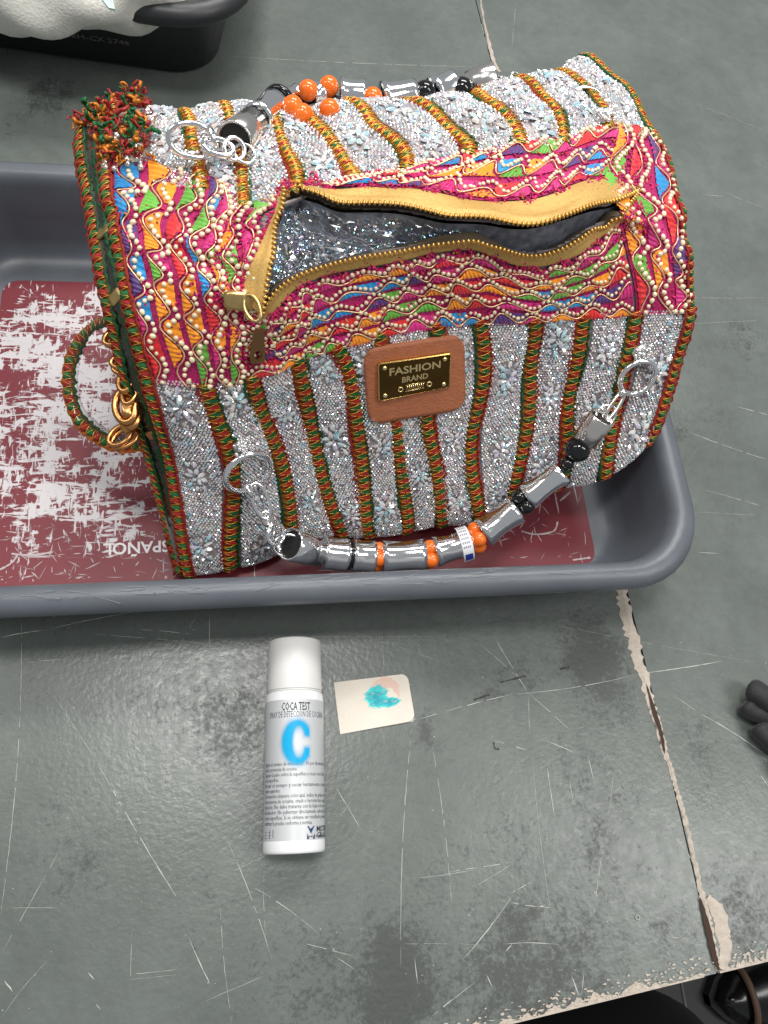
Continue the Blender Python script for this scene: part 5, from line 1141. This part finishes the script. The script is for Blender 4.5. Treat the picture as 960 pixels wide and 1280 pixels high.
for j in range(60):
    for i in range(44):
        x, y = -RX + 2 * RX * i / 44, -RY + 2 * RY * j / 60; dx, dy = 2 * RX / 44, 2 * RY / 60
        if min(in_c(x, y), in_c(x + dx, y), in_c(x, y + dy), in_c(x + dx, y + dy)) > .0024: mb.add([can_pt(a_, CY + b_, .00022) for a_, b_ in ((x, y), (x + dx, y), (x + dx, y + dy), (x, y + dy))], [(0, 3, 2, 1)])
mb.build('letter_core', M_cyan, can, None, False)

# ================================================================== TEST PAPER
cc4 = [at(x, y, .0007) for x, y in ((425, 918), (519, 901), (509, 842), (417, 853))]
def pp(x, y): return cc4[0] * (1 - x) * (1 - y) + cc4[1] * x * (1 - y) + cc4[2] * x * y + cc4[3] * (1 - x) * y
nx, ny = 130, 90; V = []; CL = []; r9 = np.random.default_rng(9)
ph9 = r9.uniform(0, 6.28, (24,)); fq = r9.normal(0, 26, (24, 2))
def nz(x, y): return sum(math.sin(fq[k][0] * x + fq[k][1] * y + ph9[k]) for k in range(24)) / 7
ivory = np.array(lin(220, 211, 198)[:3]); teal = np.array(lin(60, 206, 206)[:3]); deep = np.array(lin(8, 158, 172)[:3]); pink = np.array(lin(224, 182, 166)[:3])
cP_ = [(.60, .62, .19), ]
for j in range(ny + 1):
    for i in range(nx + 1):
        x, y = i / nx, j / ny; rx, ry = .10, .16
        if x > .5:
            dx = max(x - 1 + rx, 0) / rx; dy = max(ry - y, y - 1 + ry, 0) / ry; h = math.hypot(dx, dy)
            if h > 1: cx = min(x, 1 - rx); cy = min(max(y, ry), 1 - ry); x = cx + (x - cx) / h; y = cy + (y - cy) / h
        p = pp(x, y); p[2] += .0008 * x * x + .0004 * math.sin(x * 3) + .00015 * nz(x * .3, y * .3)
        ax, ay = (x - .60) * 1.55, y - .60; c_ = ivory * (1 - .03 * nz(x * .4, y * .4)); n_ = nz(x, y); n2 = nz(x * 2.3 + 3, y * 2.3)
        pr = math.hypot(ax - .10, ay - .10); 
        if .0 < pr < .30 + .03 * n_: c_ = c_ * (1 - .75) + pink * .75 if pr > .17 or True else c_
        if ((ax - .16) / .15) ** 2 + ((ay + .02) / .14) ** 2 < 1 + .5 * n_: c_ = ivory * 1.08
        t1 = 1 - math.hypot((ax + .09) / .26, (ay + .02) / .27) + .16 * n_ + .10 * n2
        t2 = 1 - math.hypot((ax - .14) / .24, (ay + .16) / .13) + .22 * n_ + .12 * n2
        t = max(t1, t2)
        if t > 0: k_ = min(1, t * 5); cc_ = teal * (1 - min(1, max(0, t * 1.2 + .4 * n2))) + deep * min(1, max(0, t * 1.2 + .4 * n2)); cc_ = cc_ + (.35 if n2 > .62 and n_ > -.1 else 0) * (ivory - cc_); c_ = c_ * (1 - k_) + cc_ * k_
        V.append(p); CL.append(c_)
n1 = nx + 1; Fs = [(j * n1 + i, j * n1 + i + 1, (j + 1) * n1 + i + 1, (j + 1) * n1 + i) for j in range(ny) for i in range(nx)]
bd = [i for i in range(n1)] + [j * n1 + nx for j in range(1, ny + 1)] + [ny * n1 + i for i in range(nx - 1, -1, -1)] + [j * n1 for j in range(ny - 1, 0, -1)]
V = np.array(V); lo = V[bd].copy(); lo[:, 2] = np.maximum(lo[:, 2] - .0005, .0002); Fs += [(bd[k], len(V) + k, len(V) + (k + 1) % len(bd), bd[(k + 1) % len(bd)]) for k in range(len(bd))]
tag(link('test_paper', make_mesh('test_paper', np.concatenate([V, lo]), Fs, True, np.concatenate([np.array(CL), np.array(CL)[bd]])), mat('stained_paper', (1, 1, 1, 1), .6, 0, attr=True, bump=.3, bscale=500)),
    'small cream paper swab with turquoise stain beside the spray can', 'paper swab')

# ================================================================== BLACK TRAY at the rear left
q0, q1 = at(0, 58, 0), at(225, 89, 0); ex = nrm(q1 - q0); ey = np.array([-ex[1], ex[0], 0]); corner = at(262, 93, 0)
bt = thing('plastic_tray', 'black plastic tray with white pile cloth at the rear of the table', 'tray', corner * np.array([1, 1, 0]) - ex * .2 + ey * .15)
PB = [(.045, .0008), (.038, .004), (.022, .066), (.016, .074), (.004, .077), (0, .082), (.001, .089), (.006, .094), (.012, .0955), (.018, .094), (.023, .088), (.029, .05), (.036, .012), (.048, .006)]
Vb_, Fb_ = loft_tray(-.52, .045, -.045, .34, .075, PB)
Vw = corner + Vb_[:, :1] * ex + Vb_[:, 1:2] * ey + Vb_[:, 2:] * np.array([0, 0, 1.0])
M_btray = mat('black_tray_plastic', lin(44, 45, 48), .42, 0, noise=.08, nscale=60, bump=.05, bscale=1200)
link('tray_body', make_mesh('tray_body', Vw, Fb_), M_btray, bt)
# white stencilled code on its side
a_, b_ = at(92, 49, .045), at(158, 62, .045)
Vt, Ft = text_mesh('BH-CX 2748', 1, 'CENTER', 1); xs_ = Vt[:, 0] / np.ptp(Vt[:, 0]); Lt = .055; wl = nrm(np.array([0, 0, 1.0]) * .062 - ey * -.016 * -1)
def tray_side(s_, z): 
    d_ = .038 - (z - .004) / .062 * .016; return corner + ex * s_ + ey * (-.045 + d_ - .0008) + np.array([0, 0, z])
sC = float((at(126, 57, .03) - corner) @ ex)
link('stencilled_code', make_mesh('stencilled_code', [tray_side(sC + x * Lt, .035 + y * .009) for x, y in zip(xs_, Vt[:, 1])], Ft, False), mat('stencil_grey', lin(120, 116, 112), .7), bt)
# pile cloth
nu2, nv2 = 90, 46; V = []
pc = at(52, -62, .09) * np.array([1, 1, 0]); fx_ = nrm(ex * math.cos(.24) - ey * math.sin(.24)); fy_ = np.cross(np.array([0, 0, 1.0]), fx_)
for j in range(nv2 + 1):
    th = math.pi * j / nv2
    for i in range(nu2):
        a_ = 2 * math.pi * i / nu2
        d_ = np.array([math.sin(th) * math.cos(a_), math.sin(th) * math.sin(a_), math.cos(th)])
        r_ = np.array([.135, .092, .062]) * (1 + .07 * math.sin(3 * a_ + 1) + .05 * math.sin(5 * a_ + 4 * th) + .03 * math.sin(9 * a_ - 6 * th))
        V.append(d_ * r_)
V = np.array(V); V = pc + V[:, :1] * fx_ + V[:, 1:2] * fy_ + V[:, 2:] * np.array([0, 0, 1.0]) + np.array([0, 0, .100])
Fs = [(j * nu2 + i, j * nu2 + (i + 1) % nu2, (j + 1) * nu2 + (i + 1) % nu2, (j + 1) * nu2 + i) for j in range(nv2) for i in range(nu2)]
M_fleece = mat('cream_fleece', lin(238, 236, 226), .9, 0, noise=.06, nscale=160, bump=.9, bscale=420, sheen=.5)
fle = thing('fleece_garment', 'cream white pile cloth spilling over the rim of the black tray', 'cloth', pc + np.array([0, 0, .09]))
# shift so its near outline runs where the photo shows it
fo = link('fleece_body', make_mesh('fleece_body', V, [f[::-1] for f in Fs]), M_fleece, fle)
mb = MB(); a_ = at(130, -8, .140); b_ = at(138, 10, .138); sx = np.array([.006, -.001, 0]); mb.add([a_ - sx, a_ + sx, b_ + sx * .6, b_ - sx * .2, a_ - sx - [0, 0, .002], a_ + sx - [0, 0, .002], b_ + sx * .6 - [0, 0, .002], b_ - sx * .2 - [0, 0, .002]], [(0, 1, 2, 3), (4, 5, 6, 7), (3, 2, 6, 7), (0, 3, 7, 4), (1, 2, 6, 5)]); mb.build('care_label', mat('mint_label', lin(190, 216, 206), .6), fle, None, False)
# folded lilac cloth in the black tray
lc_ = corner - ex * .052 + ey * .10 + np.array([0, 0, .052]); Vq = BIG_V * np.array([.066, .085, .042]); Vq = Vq + .004 * np.sin(Vq * 90 + 1); Vq = lc_ + Vq[:, :1] * ex + Vq[:, 1:2] * ey + Vq[:, 2:] * np.array([0, 0, 1.0])
me = make_mesh('folded_cloth', Vq, BIG_F); tag(link('folded_cloth', me, mat('lilac_cloth', lin(150, 148, 166), .85, noise=.08, nscale=90)), 'lilac grey cloth inside the right end of the black tray', 'cloth')

# ================================================================== BLACK GLOVE at the right edge
gl_ = thing('glove', 'black fabric glove lying at the right edge of the table', 'glove', at(985, 900, 0))
M_glove = mat('glove_fabric', lin(22, 21, 24), .6, 0, noise=.2, nscale=500, bump=.5, bscale=1200, sheen=.2)
def finger(pts, r, flat=.8):
    P_ = smooth_path([at(x, y, z) for x, y, z in pts], 22); t = np.linspace(0, 1, 22); rr2 = r * np.minimum(1, np.sqrt(np.clip(1 - (1 - np.clip(t * 7, 0, 1)) ** 2, 0.02, 1))) * (1 + .06 * np.sin(t * 17))
    Vq, Fq = tube(P_, rr2, 14); zc = np.repeat(P_[:, 2], 14); Vq[:, 2] = zc + (Vq[:, 2] - zc) * flat; mb = MB(); mb.add(Vq, Fq); return mb.build('glove_finger', M_glove, gl_)
finger([(938, 862, .011), (951, 868, .017), (972, 882, .019), (1010, 905, .021), (1060, 930, .024)], .0102)
finger([(931, 877, .009), (941, 888, .010), (960, 893, .012), (1000, 905, .014), (1060, 930, .02)], .0090)
finger([(948, 905, .009), (957, 918, .011), (975, 930, .013), (1020, 945, .016), (1070, 955, .02)], .0095)
finger([(985, 955, .011), (1000, 965, .013), (1030, 975, .016), (1080, 970, .02)], .0120)
mb = MB(); Vq = BIG_V * np.array([.045, .05, .02]) + at(1095, 950, .021); mb.add(Vq, BIG_F); mb.build('glove_palm', M_glove, gl_)

# ================================================================== below the table edge
def shoe(name, px, py, ang, label, tan=False, s_=1.0):
    c_ = at(px, py, FZ + .03) * np.array([1, 1, 0]) + np.array([0, 0, FZ]); t = thing(name, label, 'shoe', c_); ca_, sa_ = math.cos(ang), math.sin(ang); R_ = np.array([[ca_, -sa_, 0], [sa_, ca_, 0], [0, 0, 1]])
    ln = np.linspace(0, 1, 20); ML = []
    for q_ in ln:
        w_ = .047 * (math.sin(min(1, q_ * 3.2) * math.pi / 2) ** .6) * (1 - .30 * max(0, (q_ - .45)) / .55); h_ = .028 + .075 * max(0, q_ - .25) ** 1.0 + .006 * math.sin(q_ * 5)
        ML.append([np.array([w_ * math.cos(a_), -.27 * q_, .018 + h_ * max(0, math.sin(a_)) + min(0, math.sin(a_)) * .004]) for a_ in np.linspace(0, 2 * math.pi, 20, endpoint=False)])
    V = np.array(ML).reshape(-1, 3) * s_; Fs = [(i * 20 + k, i * 20 + (k + 1) % 20, (i + 1) * 20 + (k + 1) % 20, (i + 1) * 20 + k) for i in range(19) for k in range(20)] + [tuple(range(20)), tuple(380 + k for k in range(20))[::-1]]
    link('upper', make_mesh('upper', V @ R_.T + c_, Fs), mat('black_shoe_leather', lin(16, 16, 17), .22, 0, noise=.1, nscale=100), t)
    Vs = np.array([[(w2 := .050 * (math.sin(min(1, q_ * 3.2 + .02) * math.pi / 2) ** .6) * (1 - .28 * max(0, (q_ - .45)) / .55)) * sg, -.275 * q_ + .006, z] for z in (0, .016) for q_ in ln for sg in (-1, 1)]) * s_; Fs = []
    for lv in (0, 40):
        for i in range(19): Fs.append((lv + 2 * i, lv + 2 * i + 1, lv + 2 * i + 3, lv + 2 * i + 2))
    for i in range(19): Fs += [(2 * i, 2 * i + 2, 40 + 2 * i + 2, 40 + 2 * i), (2 * i + 1, 2 * i + 3, 40 + 2 * i + 3, 40 + 2 * i + 1)]
    link('sole', make_mesh('sole', Vs @ R_.T + c_, Fs, False), mat('shoe_sole', lin(22, 22, 22), .7), t)
    if tan:
        P_ = [R_ @ (np.array([.041 * math.cos(a_), -.036, .022 + .035 * math.sin(a_)]) * s_) + c_ for a_ in np.linspace(.1, math.pi - .1, 24)]; mb = MB(); mb.add(*tube(P_, .0045 * s_, 8)); mb.build('tan_strip', mat('tan_strip', lin(96, 74, 58), .6), t)
shoe('shoe', 897, 1252, 1.62, 'black leather shoe with a tan strip below the table edge', True, 1.2)
cl = at(770, 1300, -.50); Vq = BIG_V * np.array([.11, .07, .20]); Vq = Vq + .012 * np.sin(Vq * 28 + 2); mb = MB(); mb.add(Vq + cl, BIG_F)
tag(mb.build('dark_clothing', mat('black_cloth', lin(13, 13, 14), .9, noise=.2, nscale=200)), 'black cloth bulging below the front table edge beside the shoe', 'clothing')
